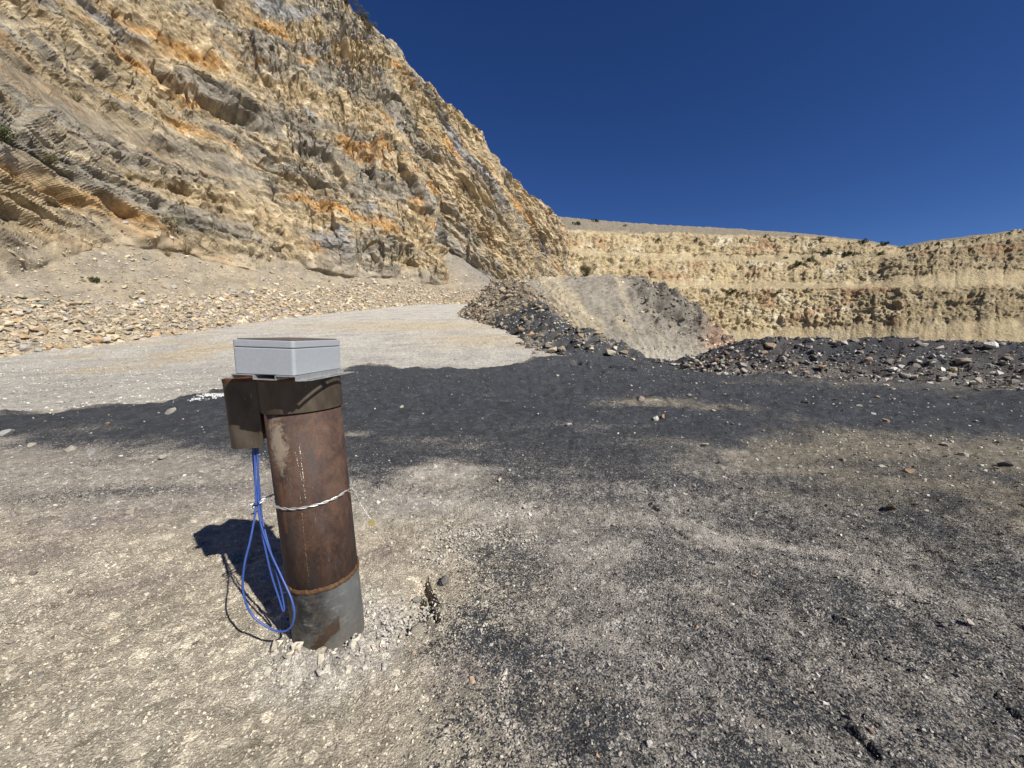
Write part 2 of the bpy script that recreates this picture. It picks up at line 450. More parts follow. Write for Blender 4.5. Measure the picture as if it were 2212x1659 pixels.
    c = mix(c, rc, road_w)
    dk = dk * (1 - road_w)
    # ---- relief
    rough = np.clip(R / 3, .5, 4)
    z = z + .018 * nz1 * rough + .012 * nz2 + road_w * .02 * strip
    loose = 1 - .5 * dusty - .3 * blk
    z = z + loose * (.0075 * fbm(X * 11, Y * 11, 2, 5) * np.clip(R, 1, 4) + sstep(3.2, 1.8, R) * .006 * fbm(X * 24, Y * 24, 2, 6))
    ang = math.radians(-52)                            # wheel and cleat marks, running down to the lower right
    u, v = X * math.cos(ang) + Y * math.sin(ang), -X * math.sin(ang) + Y * math.cos(ang)
    tw = sstep(.6, 1.3, X) * sstep(4.6, 3.2, Y)
    z = z - .020 * tw * sstep(.28, .6, noise(u * 1.3 + .3 * nz1, v * 9, 41)) - .014 * tw * sstep(.2, .5, noise(u * 2.4, v * 17, 43))
    # clods by the left edge and round the casing
    clod = facets(X * 9, Y * 9, 51, .8)
    cw = np.maximum(.8 * blob(X, Y, 40, 1340, .28, .28), .55 * blob(X, Y, 520, 1210, .5, .2)) + 1.5 * blob(X, Y, 920, 1300, .11, .17) + 1.0 * np.exp(-((rb - .235) / .07) ** 2) * sstep(.1, -.15, Y - BASE[1])
    z = z + cw * (.022 * clod + .012 * facets(X * 20, Y * 20, 57))
    z = z + .055 * np.exp(-((rb - .20) / .08) ** 2) * sstep(.1, -.15, Y - BASE[1])
    z = z - .075 * blob(X, Y, 900, 1315, .12, .2) + .035 * blob(X, Y, 1010, 1330, .22, .2)
    wob = .6 * fbm(X * 30, Y * 30, 2, 61) + .4 * nz2
    for (pts, w, dp) in CRACKS:
        P = poly_px(pts); dd, _, _ = poly_dist(X, Y, P)
        z = z - dp * sstep(w * 1.15, w * .7, dd + wob * w * .9)
    # dark hollow where the black layer is undercut
    u1 = poly_px([(1150, 803), (1220, 797), (1290, 803), (1340, 808)])
    dd, _, _ = poly_dist(X, Y, u1)
    z = z - .45 * sstep(.55, .2, dd + .4 * nz1) + .10 * sstep(1.4, .7, dd) * sstep(.35, .6, dd)
    return z, np.concatenate([c, dk[..., None]], -1), blk, road_w, sdist

na, nr = 740, 520
az = np.radians(np.linspace(-66, 64, na))
tt = np.linspace(0, 1, nr)
delta = np.tan(np.radians(64)) * (1 - tt) ** 1.0
# rows even in the picture close by, then stretched out over the climbing road
r_near = CAM_H / np.tan(np.radians(np.linspace(66, 3.6, 395)))
r_far = np.exp(np.linspace(math.log(r_near[-1]), math.log(130), nr - 395 + 1))[1:]
rr = np.concatenate([r_near, r_far])
RR, AA = np.meshgrid(rr, az, indexing='ij')
GX, GY = RR * np.sin(AA), RR * np.cos(AA)
GZ, GC, GBLK, GROAD, GSD = ground_fields(GX, GY)
GP = np.stack([GX, GY, GZ], -1)
qb = (GBLK[:-1, :-1] + GBLK[1:, 1:]) / 2 > .5
qr = ((GROAD[:-1, :-1] + GROAD[1:, 1:]) / 2 > .5) & ~qb
tag(sheet('ground', GP, GC, M_GROUND, ~qb & ~qr, flip=True), 'pale beige and grey grit ground round the casing', None, None, 'structure')
tag(sheet('black_gravel', GP, GC, M_GROUND, qb, flip=True), 'band of fine black gravel spread across the ground behind the casing', None, None, 'structure')
tag(sheet('road', GP, GC, M_GROUND, qr, flip=True), 'pale gravel haul road climbing towards the cliff', None, None, 'structure')
def ground_at(x, y):
    z, *_ = ground_fields(np.array([[x]], float), np.array([[y]], float))
    return float(z[0, 0])
# the land all round, behind and below everything
bm = bmesh.new()
bmesh.ops.create_grid(bm, x_segments=8, y_segments=8, size=900)
me = bpy.data.meshes.new('terrain'); bm.to_mesh(me); bm.free()
set_col(me, np.tile(np.array([.30, .26, .19]), (len(me.vertices), 1))); me.materials.append(M_TALUS)
o = link('terrain', me); o.location = (0, 0, -16.5); o['kind'] = 'structure'
bm = bmesh.new()                                        # flat bench behind the camera
for (x, y) in [(-200, -200), (200, -200), (200, 0.2), (1.25, 0.3), (-1.25, 0.3), (-200, 0.2)]: bm.verts.new((x, y, -0.03))
bm.faces.new(bm.verts)
me = bpy.data.meshes.new('bench_ground'); bm.to_mesh(me); bm.free()
set_col(me, np.tile(np.append(SAND, 0.0), (len(me.vertices), 1))); me.materials.append(M_GROUND)
link('bench_ground', me)['kind'] = 'structure'

# ------------------------------------------------------------------ the left cliff
def resample(P, t):
    """smooth-ish curve through control rows P (k,d) at parameters t in 0..k-1"""
    k = len(P)
    i = np.clip(np.floor(t).astype(int), 0, k - 2); f = (t - i)[:, None]
    p0, p1, p2, p3 = P[np.clip(i - 1, 0, k - 1)], P[i], P[i + 1], P[np.clip(i + 2, 0, k - 1)]
    m1, m2 = (p2 - p0) * .5, (p3 - p1) * .5
    return ((2 * f ** 3 - 3 * f ** 2 + 1) * p1 + (f ** 3 - 2 * f ** 2 + f) * m1 + (-2 * f ** 3 + 3 * f ** 2) * p2 + (f ** 3 - f ** 2) * m2)
def top(px, py, Y): return list(at(px, py, Y))
#        toe x, y      talus width,  cliff top x, y, z
CL = [(-60, -6, 9, -110, 6, 82), (-42, 7, 5, -88, 22, 80), (-33, 14, 6, -72, 28, 76), (-27.5, 20.7, 6.5, -64, 33, 72), (-25, 25.8, 9.5, -58, 38, 69), (-23.6, 31.5, 12.5, -54, 46, 67), (-22.4, 38.5, 10.5, -50, 55, 65),
      (-15.8, 51.3, 8, -38, 66, 63), (-9.5, 59.5, 7, *top(690, -55, 70)), (-4.4, 65, 7, *top(760, 12, 72)), (-1.5, 68.5, 13, *top(830, 80, 74)), (1.0, 72, 15, *top(880, 140, 77)), (4.0, 77.5, 11, *top(960, 222, 81)), (7.0, 83, 5, *top(1030, 270, 85)),
      (9.2, 88, 3, *top(1062, 325, 89)), (10.8, 92, 2.5, *top(1105, 380, 92)), (12.0, 95.5, 2.5, *top(1170, 432, 95.5)), (12.9, 98.5, 2, *top(1203, 462, 99)), (13.0, 102, 1.5, *top(1216, 492, 103)), (9.5, 108, 1.5, 6.5, 110, 33), (-4, 120, 1.5, -8, 124, 36)]
CL = np.array(CL, float)
# columns spaced by bearing
kk = np.linspace(0, len(CL) - 1, 2000)
CC = resample(CL, kk)
bear = np.arctan2(CC[:, 0], CC[:, 1])
wgt = (np.abs(np.gradient(bear)) + 2e-4 + np.hypot(*np.gradient(CC[:, :2], axis=0).T) / 700) * np.where(bear < -1.0, .10, 1.0)
cum = np.concatenate([[0], np.cumsum((wgt[1:] + wgt[:-1]) / 2)]); cum /= cum[-1]
ns = 1130
kt = np.interp(np.linspace(0, 1, ns), cum, kk)
CC = resample(CL, kt)
toe = CC[:, :2]; toe_z = ramp_z(toe[:, 1]) - .25
s_arc = np.concatenate([[0], np.cumsum(np.hypot(*np.diff(toe, axis=0).T))])
tal_w = CC[:, 2] * (1 + .25 * fbm(s_arc / 6, s_arc * 0 + 3, 3, 71))
top_xy, top_z = CC[:, 3:5], CC[:, 5]
rim = .9 * fbm(s_arc / 3.0, s_arc * 0, 4, 72) + .5 * facets(s_arc / 1.6, s_arc * 0, 73)
dirv = top_xy - toe; wlen = np.linalg.norm(dirv, axis=1); dirv /= wlen[:, None]
fan_k = np.exp(-((kt - 11.4) / 1.25) ** 2)
tal_w = np.minimum(tal_w, wlen * (.62 + .12 * fan_k))
tal_z = toe_z + tal_w * (.62 + .22 * fan_k)
nt1, nt2, nt3 = 110, 420, 30
rows = []
f_tal = np.concatenate([np.linspace(0, 1, nt1), np.ones(nt2 + nt3)])
f_cl = np.concatenate([np.zeros(nt1), np.linspace(0, 1, nt2 + 1)[1:], np.ones(nt3)])
f_pl = np.concatenate([np.zeros(nt1 + nt2), np.linspace(0, 1, nt3 + 1)[1:]])
FT, FC, FP = (f[None, :, None] for f in (f_tal, f_cl, f_pl))
hw = tal_w[:, None] * f_tal[None] + (wlen - tal_w)[:, None] * (f_cl[None] ** 1.12) + 60 * f_pl[None] ** 1.5
zz = toe_z[:, None] + (tal_z - toe_z)[:, None] * (f_tal[None] ** 1.15) + (top_z - tal_z)[:, None] * f_cl[None] + 3.0 * f_pl[None] ** 1.4
CP = np.stack([toe[:, None, 0] + dirv[:, None, 0] * hw, toe[:, None, 1] + dirv[:, None, 1] * hw, zz], -1)
CN = grid_normals(CP)
CP[..., 2] += rim[:, None] * f_cl[None] ** 14
if np.mean(CN[:, 200, 2]) < 0: CN = -CN
S = np.broadcast_to(s_arc[:, None], zz.shape) ; V = np.concatenate([np.zeros((ns, 1)), np.cumsum(np.linalg.norm(np.diff(CP, axis=1), axis=-1), axis=1)], 1)
VT, ST = V, S
S = 40 + .5 * CP[..., 0] + .866 * CP[..., 1]                                # metres along the face
V = (CP[..., 2] - 2.0) * 1.12                                               # metres up the face
edge = fbm(S / 5, V / 4, 3, 80)
cl_w = np.clip(sstep(-.02, .07, np.broadcast_to(f_cl, zz.shape) + .05 * edge + (np.broadcast_to(f_tal, zz.shape) - 1)), 0, 1)
Ss = np.linspace(S.min() - 1, S.max() + 1, 3000)
th1 = np.radians(27 + 27 * sstep(45, 105, Ss)); th2 = np.radians(56 + 17 * sstep(40, 100, Ss))   # dip of the bedding, and of the steeper cleavage
i1 = np.interp(S, Ss, np.concatenate([[0], np.cumsum(np.tan(th1[1:]) * np.diff(Ss))])); i2 = np.interp(S, Ss, np.concatenate([[0], np.cumsum(np.tan(th2[1:]) * np.diff(Ss))]))
th1, th2 = np.interp(S, Ss, th1), np.interp(S, Ss, th2)
warp = fbm(S / 16, V / 12, 4, 81)
q = (V + i1 + 2.6 * warp) * np.cos(th1); q2 = (V + i2 + 3.0 * fbm(S / 9, V / 9, 3, 79) + 1.1 * fbm(S / 2.2, V / 2.2, 3, 69)) * np.cos(th2)
along = S / np.cos(th1); along2 = S / np.cos(th2)
chq = V + S * math.tan(math.radians(8))
chute = .8 * np.exp(-((chq - 30 - 3 * warp) / 2.0) ** 2) * sstep(78, 58, S) * sstep(18, 30, S)      # smoother scree-covered ramp across the face
chute = np.clip(chute * (1.1 + .8 * edge), 0, 1)
big = ridged(S / 21, V / 17, 3, 83)
ledge = fbm(along / 30, q / 3.4, 4, 82)
slab1 = ridged(along / 34, q / 2.2, 3, 84)
wv = .6 * fbm(S / 3, V / 3, 3, 77)
slab2 = 1.6 * fbm(along2 / 9 + wv, q2 / 1.3 + wv, 3, 85)
fine = 1.5 * fbm(along2 / 3.0 + wv, q2 / .6 + wv, 2, 86)
face = facets(along / 11 + .3 * warp, q / 4.5 + .3 * warp, 76, 1.3)
chip = facets(along2 / 2.8 + 1.2 * fbm(S / 2, V / 2, 2, 73), q2 / .8 + .8 * fbm(S / 2, V / 2, 2, 70), 87, 1.0)
chip2 = facets(S / .8 + 1.6 * fbm(S / 1.4, V / 1.4, 2, 74), V / .9 + 1.6 * fbm(S / 1.4, V / 1.4, 2, 75), 78, 1.0)
blockn = facets(along / 5.5 + .5 * edge, q / 2.6 + .4 * edge, 88, .8)
steep = sstep(55, 95, S)
patch = np.clip(.55 + 1.4 * fbm(S / 9, V / 9, 3, 89), .15, 1.3)
streak = slab2
rock2 = chip
j0 = fbm(along / 60, q / 6.0, 3, 91); j1 = np.abs(j0); jm = sstep(.05, .35, fbm(S / 12, V / 9, 3, 92) + .1)   # open joints and undercut ledges that follow the bedding
D = 1.6 * big + 1.2 * ledge + .70 * blur(face, 2) + .45 * blur(blockn, 2) * patch + .9 * slab1 + .6 * slab2 * patch * (.3 + .7 * sstep(46, 62, S))
D = D + blur(-1.6 * jm * sstep(.045, .0, j1) + .8 * jm * sstep(.14, .04, j1) * sstep(-.012, .02, j0), 2)
lf = .3 + .7 * sstep(46, 62, S)
D = D + .42 * fine * lf * np.clip(patch, .4, 1.2) + .34 * chip * patch * (.25 + .75 * lf) + .19 * chip2 * np.clip(patch, .5, 1) + .25 * fbm(S / 1.0, V / 1.0, 3, 90)
damp = (1 - .85 * chute)
fadetop = 1 - .55 * sstep(.94, 1.0, np.broadcast_to(f_cl, zz.shape))
D = D * cl_w * damp * fadetop - .6 * cl_w
talus_rel = .30 * fbm(S / 2.5, VT / 2.0, 4, 93) + .12 * fbm(S / .7, VT / .6, 2, 109) + .10 * facets(S / .7, VT / .5, 94) * sstep(5.5, 3.5, VT) + .5 * np.exp(-((VT - 7) / 1.2) ** 2) * fbm(S / 5, VT * 0, 3, 95)
D = D + (1 - cl_w) * talus_rel * sstep(0, .6, VT)
CP2 = CP + CN * D[..., None]
# colour of the rock
TAN = np.array([.32, .255, .16]); GREY = np.array([.205, .185, .15]); ORANGE = np.array([.38, .22, .08]); CREAM = np.array([.45, .375, .25]); BLUE = np.array([.20, .20, .20]); SCREE = np.array([.285, .25, .195])
c1 = fbm(along / 45, q / 4.0, 5, 101, .6); c2 = fbm(along / 40, q / 3.4, 5, 102, .6); c3 = fbm(along2 / 8, q2 / .8, 4, 103); c4 = fbm(S / 4, V / 4, 5, 104)
CCOL = mix(np.broadcast_to(TAN, CP.shape), GREY, sstep(-.16, .20, c1 + .3 * c4))
CCOL = mix(CCOL, CREAM, .7 * sstep(.14, .44, c3 + .25 * c4))
CCOL = mix(CCOL, ORANGE, .82 * sstep(.11, .38, c2 + .18 * c4))
CCOL = mix(CCOL, BLUE, .85 * sstep(.22, .40, fbm(along / 30, q / 5, 4, 105) + .2 * c3))
CCOL = CCOL * (1.42 * (1 + .14 * chip + .13 * chip2 + .28 * c3 + .16 * fine))[..., None]
scree = mix(np.broadcast_to(SCREE, CP.shape), np.array([.36, .30, .21]), np.clip(.3 + 1.3 * c4, 0, 1)) * (1 + .25 * fbm(S / .8, V / .8, 3, 106))[..., None]
CCOL = mix(CCOL, scree * .98, .75 * chute)
fan = np.exp(-((ST - np.interp(12.3, np.arange(len(CL)), np.interp(np.arange(len(CL)), kt, s_arc))) / 9.0) ** 2)
scree = mix(scree, np.array([.225, .21, .19]), np.clip(1.1 * fan, 0, .9))
scree = mix(scree, np.array([.36, .30, .21]), .55 * sstep(5.0, 3.5, VT + edge))
scree = scree * (.86 * (1 + .35 * fbm(S / 3.5, VT / 1.6, 4, 107) + .22 * fbm(S / .5, VT / .4, 2, 108)))[..., None]
CCOL = mix(CCOL, scree, 1 - cl_w)
CCOL = mix(CCOL, np.array([.30, .25, .16]), sstep(.02, .2, np.broadcast_to(f_pl, zz.shape)))
CCOL = np.clip(CCOL, .02, .9)
qt = (cl_w[:-1, :-1] + cl_w[1:, 1:]) / 2 < .5
CNF = grid_normals(CP2)
flipc = np.mean(CN[:, 200] @ np.array(sd)) > 0
tag(sheet('cliff', CP2, CCOL, M_CLIFF, ~qt, flip=False, flat=True), 'tall tan, grey and ochre rock cliff', None, None, 'structure')
tag(sheet('talus_slope', CP2, CCOL, M_TALUS, qt, flip=False), 'scree slope of loose tan stone along the foot of the cliff', None, None, 'structure')

# ------------------------------------------------------------------ the far benched pit wall
#   column px | depth | picture heights: floor, scree top, wall 1 top, bench scree top, wall 2 top, bench scree top, wall 3 top, skyline
FW = [(1080, 120, 790, 700, 610, 598, 552, 548, 500, 466), (1215, 122, 790, 690, 615, 602, 548, 544, 502, 469), (1300, 126, 790, 700, 618, 606, 552, 546, 503, 476), (1400, 130, 790, 715, 620, 606, 560, 550, 507, 484),
      (1500, 134, 790, 722, 622, 610, 566, 556, 509, 489), (1600, 134, 790, 716, 624, 612, 566, 557, 510, 495), (1700, 131, 790, 712, 625, 612, 570, 556, 512, 502), (1800, 126, 790, 706, 624, 612, 566, 558, 518, 511),
      (1880, 121, 790, 702, 622, 612, 560, 553, 527, 521), (1940, 117, 790, 700, 622, 608, 556, 549, 536, 531), (2000, 114, 790, 698, 622, 596, 545, 541, 530, 522), (2080, 111, 790, 696, 622, 590, 535, 530, 517, 511),
      (2150, 108.5, 790, 692, 620, 588, 522, 517, 508, 503), (2240, 106, 790, 690, 620, 588, 510, 505, 500, 494), (2400, 102, 790, 688, 618, 584, 490, 484, 478, 470), (2800, 98, 790, 680, 600, 560, 440, 430, 420, 400)]
FW = np.array(FW, float)
nf = 720
kf = np.linspace(0, len(FW) - 1, 2500); FF = resample(FW, kf)
fx = np.interp(np.linspace(FF[0, 0], FF[-1, 0] - 300, nf), FF[:, 0], kf)
FF = resample(FW, fx)
lev_back = [0, 9, 16, 23, 30, 37, 43, 78]           # how far each level stands back from the first
secs = [30, 84, 22, 62, 18, 48, 26]
ctrl = np.zeros((nf, 8, 3))
lvn = np.stack([9.0 * fbm(FF[:, 0] / 90, np.full(nf, li * 7.3), 4, 110 + li) * (2.3 if li in (1, 3, 5) else .8) for li in range(8)], 1)
lvn[:, [1, 3, 5]] = -np.abs(lvn[:, [1, 3, 5]])
for li in range(8):
    Y = FF[:, 1] + lev_back[li]
    for i in range(nf):
        ctrl[i, li] = at(FF[i, 0], FF[i, 2 + li] + (lvn[i, li] if 0 < li < 7 else 0), Y[i])
segs, wallw, scr = [], [], []
for si, n in enumerate(secs):
    f = np.linspace(0, 1, n, endpoint=(si == len(secs) - 1))
    segs.append(ctrl[:, si, None] * (1 - f)[None, :, None] + ctrl[:, si + 1, None] * f[None, :, None])
    wallw.append(np.full(n, 1.0 if si in (1, 3, 5) else 0.0))
back = ctrl[:, -1:, :] + np.array([0, 1, -.06]) * np.linspace(4, 160, 12)[None, :, None]
FPt = np.concatenate(segs + [back], 1); wallw = np.concatenate(wallw + [np.zeros(12)])
k = np.ones(13) / 13
wallw = np.convolve(np.pad(wallw, 6, mode='edge'), k, 'valid')[None]
FN = grid_normals(FPt)
if np.mean(FN[..., 1]) > 0: FN = -FN
FS = np.concatenate([[0], np.cumsum(np.hypot(*np.diff(FPt[:, 60, :2], axis=0).T))])[:, None] * np.ones((1, FPt.shape[1]))
FVv = FPt[..., 2]
e2 = fbm(FS / 8, FVv / 8, 4, 111)
ww = np.clip(wallw * 1.25 + .35 * e2 * (wallw > .02), 0, 1)
rib = ridged(FS / 4.2 + .8 * e2, FVv / 26, 4, 112); rib2 = ridged(FS / 1.5, FVv / 8, 3, 113)
ribm = np.clip(.65 + 1.5 * fbm(FS / 17, FVv / 14, 3, 119), .1, 1.2)
hole = sstep(.16, .42, fbm(FS / 5 + .6 * e2, FVv / 4.5, 4, 126))
FD = ww * (.75 * rib * ribm + .4 * rib2 * ribm + .35 * ridged(FS / .9 + .4 * e2, FVv / 4, 3, 124) * ribm + .36 * facets(FS / 2.6 + .5 * e2, FVv / 2.0, 114) + .26 * facets(FS / .9, FVv / .8, 116) + .5 * fbm(FS / 18, FVv / 1.7, 4, 127) + 1.3 * fbm(FS / 14, FVv / 14, 4, 115) - .7 * hole) + (1 - ww) * (.5 * fbm(FS / 6, FPt[..., 1] / 5, 4, 117))
sk = np.exp(-((np.arange(FPt.shape[1]) - (FPt.shape[1] - 13)) / 6.0) ** 2)[None]
FD = FD + sk * .5 * fbm(FS / 2.5, FS * 0, 4, 118)
FD = FD + ww * sstep(1900, 1450, FF[:, 0])[:, None] * (.55 * facets(FS / 2.2 + .6 * e2, FVv / 1.8, 129) + .5 * ridged(FS / 2.6 + .5 * e2, FVv / 7, 3, 145) - .9 * sstep(.1, .35, fbm(FS / 3.4, FVv / 3, 4, 146)))
FP2 = FPt + FN * FD[..., None]
YEL = np.array([.42, .34, .205]); BUFF = np.array([.335, .27, .165]); WHT = np.array([.55, .49, .36]); RUST = np.array([.33, .215, .125]); OLIVE = np.array([.27, .225, .145])
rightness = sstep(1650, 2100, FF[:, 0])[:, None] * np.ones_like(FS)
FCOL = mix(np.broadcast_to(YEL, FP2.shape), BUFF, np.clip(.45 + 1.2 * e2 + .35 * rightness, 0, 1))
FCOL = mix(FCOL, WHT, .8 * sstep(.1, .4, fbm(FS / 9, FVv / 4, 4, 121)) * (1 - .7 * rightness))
FCOL = mix(FCOL, RUST, .75 * sstep(.12, .38, fbm(FS / 13, FVv / 7, 5, 122)))
FCOL = FCOL * (1 + .35 * fbm(FS / 30, FVv / 1.3, 4, 128))[..., None]
FCOL = mix(FCOL, np.array([.34, .28, .175]), .65 * (1 - ww))
FCOL = mix(FCOL, np.array([.215, .185, .14]), sstep(sum(secs) - 26, sum(secs) - 20, np.arange(FPt.shape[1]) + 6 * e2))
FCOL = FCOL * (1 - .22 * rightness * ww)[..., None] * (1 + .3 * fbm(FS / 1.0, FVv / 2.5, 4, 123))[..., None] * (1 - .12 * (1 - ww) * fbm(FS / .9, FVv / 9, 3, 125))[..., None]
FCOL = np.clip(FCOL, .02, .9)
rowi = np.arange(FPt.shape[1] - 1)[None] + np.zeros((nf - 1, 1))
hillq = rowi >= sum(secs) - 24
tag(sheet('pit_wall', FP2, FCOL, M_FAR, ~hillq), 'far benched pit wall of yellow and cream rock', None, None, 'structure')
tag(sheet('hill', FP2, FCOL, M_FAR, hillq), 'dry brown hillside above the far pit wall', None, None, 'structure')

# ------------------------------------------------------------------ spoil slope between the berm and the far wall
def loft(rowsA, rowsB, nu, nv, bulge=0.0):
    A_, B_ = np.array(rowsA), np.array(rowsB)
    ta = np.linspace(0, len(A_) - 1, nu); tb = np.linspace(0, len(B_) - 1, nu)
    a, b = resample(A_, ta), resample(B_, tb)
    f = np.linspace(0, 1, nv)[None, :, None]
    P = a[:, None] * (1 - f) + b[:, None] * f
    P[..., 2] += bulge * np.sin(np.pi * f[..., 0])
    return P
crest = [at(1060, 612, 60), at(1140, 602, 62), at(1200, 597, 65), at(1300, 596, 70), at(1370, 598, 74), at(1440, 622, 75), at(1500, 665, 74), at(1545, 715, 72), at(1580, 748, 70), at(1640, 775, 66)]
foot = [at(*c) for c in ((1130, 740, 50), (1250, 770, 47), (1340, 790, 45), (1420, 805, 45), (1480, 810, 46), (1530, 808, 49), (1570, 800, 53), (1600, 795, 58), (1640, 795, 62), (1680, 795, 64))]
SP = loft(crest, foot, 300, 170)
bk = SP[:, :1] + np.array([.1, 1.0, -.25]) * np.linspace(14, .6, 14)[None, :, None]
SP = np.concatenate([bk, SP], 1)
SN = grid_normals(SP)
if np.mean(SN[..., 2]) < 0: SN = -SN
Su = np.linspace(0, 52, SP.shape[0])[:, None] * np.ones((1, SP.shape[1])); Sv = np.linspace(-6, 34, SP.shape[1])[None] * np.ones((SP.shape[0], 1))
rocky = np.clip(sstep(19, 25, Su + 3 * fbm(Su / 5, Sv / 5, 3, 130)) * sstep(26, 18, Sv + (Su - 30) * -.4), 0, 1)
SD = 1.1 * fbm(Su / 7, Sv / 10, 3, 139) + .5 * fbm(Su / 2.2, Sv / 11, 4, 131) + .30 * fbm(Su / .8, Sv / 1.1, 3, 140) + .35 * ridged(Su / 2.6, Sv / 3.5, 3, 144) + rocky * (.9 * blur(facets(Su / 2.0, Sv / 1.8, 133), 2) + .7 * fbm(Su / 4, Sv / 4, 3, 134))
SP2 = SP + SN * SD[..., None]
GT = np.array([.215, .195, .16])
SCOL = mix(np.broadcast_to(GT, SP.shape), np.array([.335, .285, .195]), .8 * sstep(.0, .45, .7 * fbm(Su / 2.5, Sv / 12, 5, 135) + .35 * np.exp(-((Su - 9) / 4) ** 2)))
SCOL = mix(SCOL, np.array([.10, .09, .08]), .9 * rocky * np.clip(.6 + fbm(Su / 3, Sv / 3, 4, 136), 0, 1))
pink = sstep(34, 40, Su + .25 * Sv) * np.clip(.75 + 1.2 * fbm(Su / 3, Sv / 5, 4, 137), 0, 1)
SCOL = mix(SCOL, np.array([.34, .23, .16]), .7 * pink)
SCOL = mix(SCOL, np.array([.36, .34, .28]), .6 * sstep(24, 32, Sv) * sstep(34, 26, Su))
SCOL = np.clip(SCOL * (1 + .45 * fbm(Su / .6, Sv / .8, 3, 138) + .25 * fbm(Su / 2, Sv / 6, 3, 147))[..., None], .02, .9)
tag(sheet('spoil_slope', SP2, SCOL, M_TALUS, flip=True), 'grey spoil slope falling away to the pit behind the rubble berm', None, None, 'structure')

# ------------------------------------------------------------------ berms along the road edge
def berm(i0, i1, nu, nv, slope, hump):
    P = CREST[i0:i1 + 1]
    C_ = resample(P, np.linspace(0, len(P) - 1, nu))
    T = np.gradient(C_[:, :2], axis=0); T /= np.linalg.norm(T, axis=1, keepdims=True)
    Nn = np.stack([-T[:, 1], T[:, 0]], 1)              # towards the pit
    arc = np.concatenate([[0], np.cumsum(np.hypot(*np.diff(C_[:, :2], axis=0).T))])
    o_ = np.linspace(-1, 1, nv); o_ = np.sign(o_) * np.abs(o_) ** 1.25
    wid = 6.5 if hump else 4.2
    O = o_[None] * wid * np.ones((nu, 1))
    Xb = C_[:, None, 0] + Nn[:, None, 0] * O; Yb = C_[:, None, 1] + Nn[:, None, 1] * O
    sl = np.where(O < 0, slope[0] + (slope[1] - slope[0]) * np.clip(np.linspace(0, 1.6, nu), 0, 1)[:, None], .8)
    Zb = C_[:, None, 2] - sl * (np.sqrt(O ** 2 + .09) - .3)
    return np.stack([Xb, Yb, Zb], -1), np.broadcast_to(arc[:, None], O.shape), O
def berm_sheet(name, i0, i1, nu, nv, slope, hump, label, colfn, rel):
    P, S_, O_ = berm(i0, i1, nu, nv, slope, hump)
    X_, Y_ = P[..., 0], P[..., 1]
    P[..., 2] += rel * (.5 * fbm(X_ / 1.6, Y_ / 1.6, 4, 141) + .16 * facets(X_ / .45, Y_ / .45, 142) + .25 * fbm(X_ / .5, Y_ / .5, 3, 143))
    c = np.clip(colfn(X_, Y_, S_, O_, P[..., 2]), .015, .9)
    o = sheet(name, P, c, M_BERM, flip=False)
    tag(o, label, None, None, 'structure')
    return P, c
def col_rubble(X, Y, S, O, Z):
    n = fbm(X / 1.4, Y / 1.4, 4, 151)
    c = mix(np.broadcast_to(np.array([.235, .19, .135]), X.shape + (3,)), np.array([.17, .15, .12]), np.clip(.4 + n, 0, 1))
    blk = sstep(13.5, 17, S + 2.2 * n - .5 * O)
    pale = sstep(.1, .4, fbm(X / 2.4, Y / 2.4, 3, 152)) * blk
    c = mix(c, DARK * 1.15, .95 * blk)
    return mix(c, np.array([.34, .31, .25]), .35 * pale)
def col_black(X, Y, S, O, Z):
    n = fbm(X / 1.2, Y / 1.2, 4, 153)
    c = mix(np.broadcast_to(DARK * 1.1, X.shape + (3,)), np.array([.085, .075, .07]), np.clip(.3 + 1.2 * n, 0, 1))
    low = sstep(-.9, -2.6, O + .4 * n)
    return mix(c, np.array([.16, .145, .12]), .6 * low)
BP1, BC1 = berm_sheet('rubble_berm', 0, 8, 230, 90, (.95, .42), True, 'rubble berm of broken tan stone beside the climbing road, black at its near end', col_rubble, .7)
BP2, BC2 = berm_sheet('black_berm', 8, 18, 420, 80, (.50, .62), False, 'long low berm of black gravel and rock at the pit edge', col_black, .38)

# ------------------------------------------------------------------ stones
def rock_mesh(name, seed, sub=2, flat_=1.0):
    r = np.random.default_rng(seed)
    n = {1: 10, 2: 13, 3: 15}[sub]
    v = r.normal(size=(n, 3)); v /= np.linalg.norm(v, axis=1, keepdims=True)
    v = np.sign(v) * np.abs(v) ** .75 * r.uniform(.8, 1.0, (n, 1))
    v *= np.array([1.0, r.uniform(.6, .95), r.uniform(.5, .85) * flat_])
    v /= np.abs(v).max()
    bm = bmesh.new()
    for c in v: bm.verts.new(c)
    h = bmesh.ops.convex_hull(bm, input=bm.verts)
    bmesh.ops.delete(bm, geom=[x for x in bm.verts if not x.link_faces], context='VERTS')
    if sub == 3: bmesh.ops.bevel(bm, geom=bm.edges[:], offset=.022, segments=1, affect='EDGES')
    bmesh.ops.recalc_face_normals(bm, faces=bm.faces)
    me = bpy.data.meshes.new(name); bm.to_mesh(me); bm.free()
    me.shade_flat(); me.materials.append(M_STONE)
    return me
ROCKS = [rock_mesh('rock', 200 + i, 2, .8 if i % 3 else .55) for i in range(12)]
BIGROCKS = [rock_mesh('boulder', 300 + i, 3, .95) for i in range(8)]
def tone_word(c):
    r_, g_, b_ = c; l_ = .3 * r_ + .6 * g_ + .1 * b_
    warm = (r_ - b_) / max(r_, .01)
    if warm > .52: return 'orange-brown' if l_ < .30 else 'ochre'
    if warm > .30: return 'pale tan' if l_ > .38 else 'tan' if l_ > .28 else 'brown'
    return 'whitish' if l_ > .44 else 'light grey' if l_ > .33 else 'grey' if l_ > .18 else 'dark grey'
def size_word(s_, lo, hi): return 'large' if s_ > hi else 'small' if s_ < lo else 'medium'
def third(v, a, b, words_): return words_[int(np.clip((v - a) / (b - a) * len(words_), 0, len(words_) - 1))]
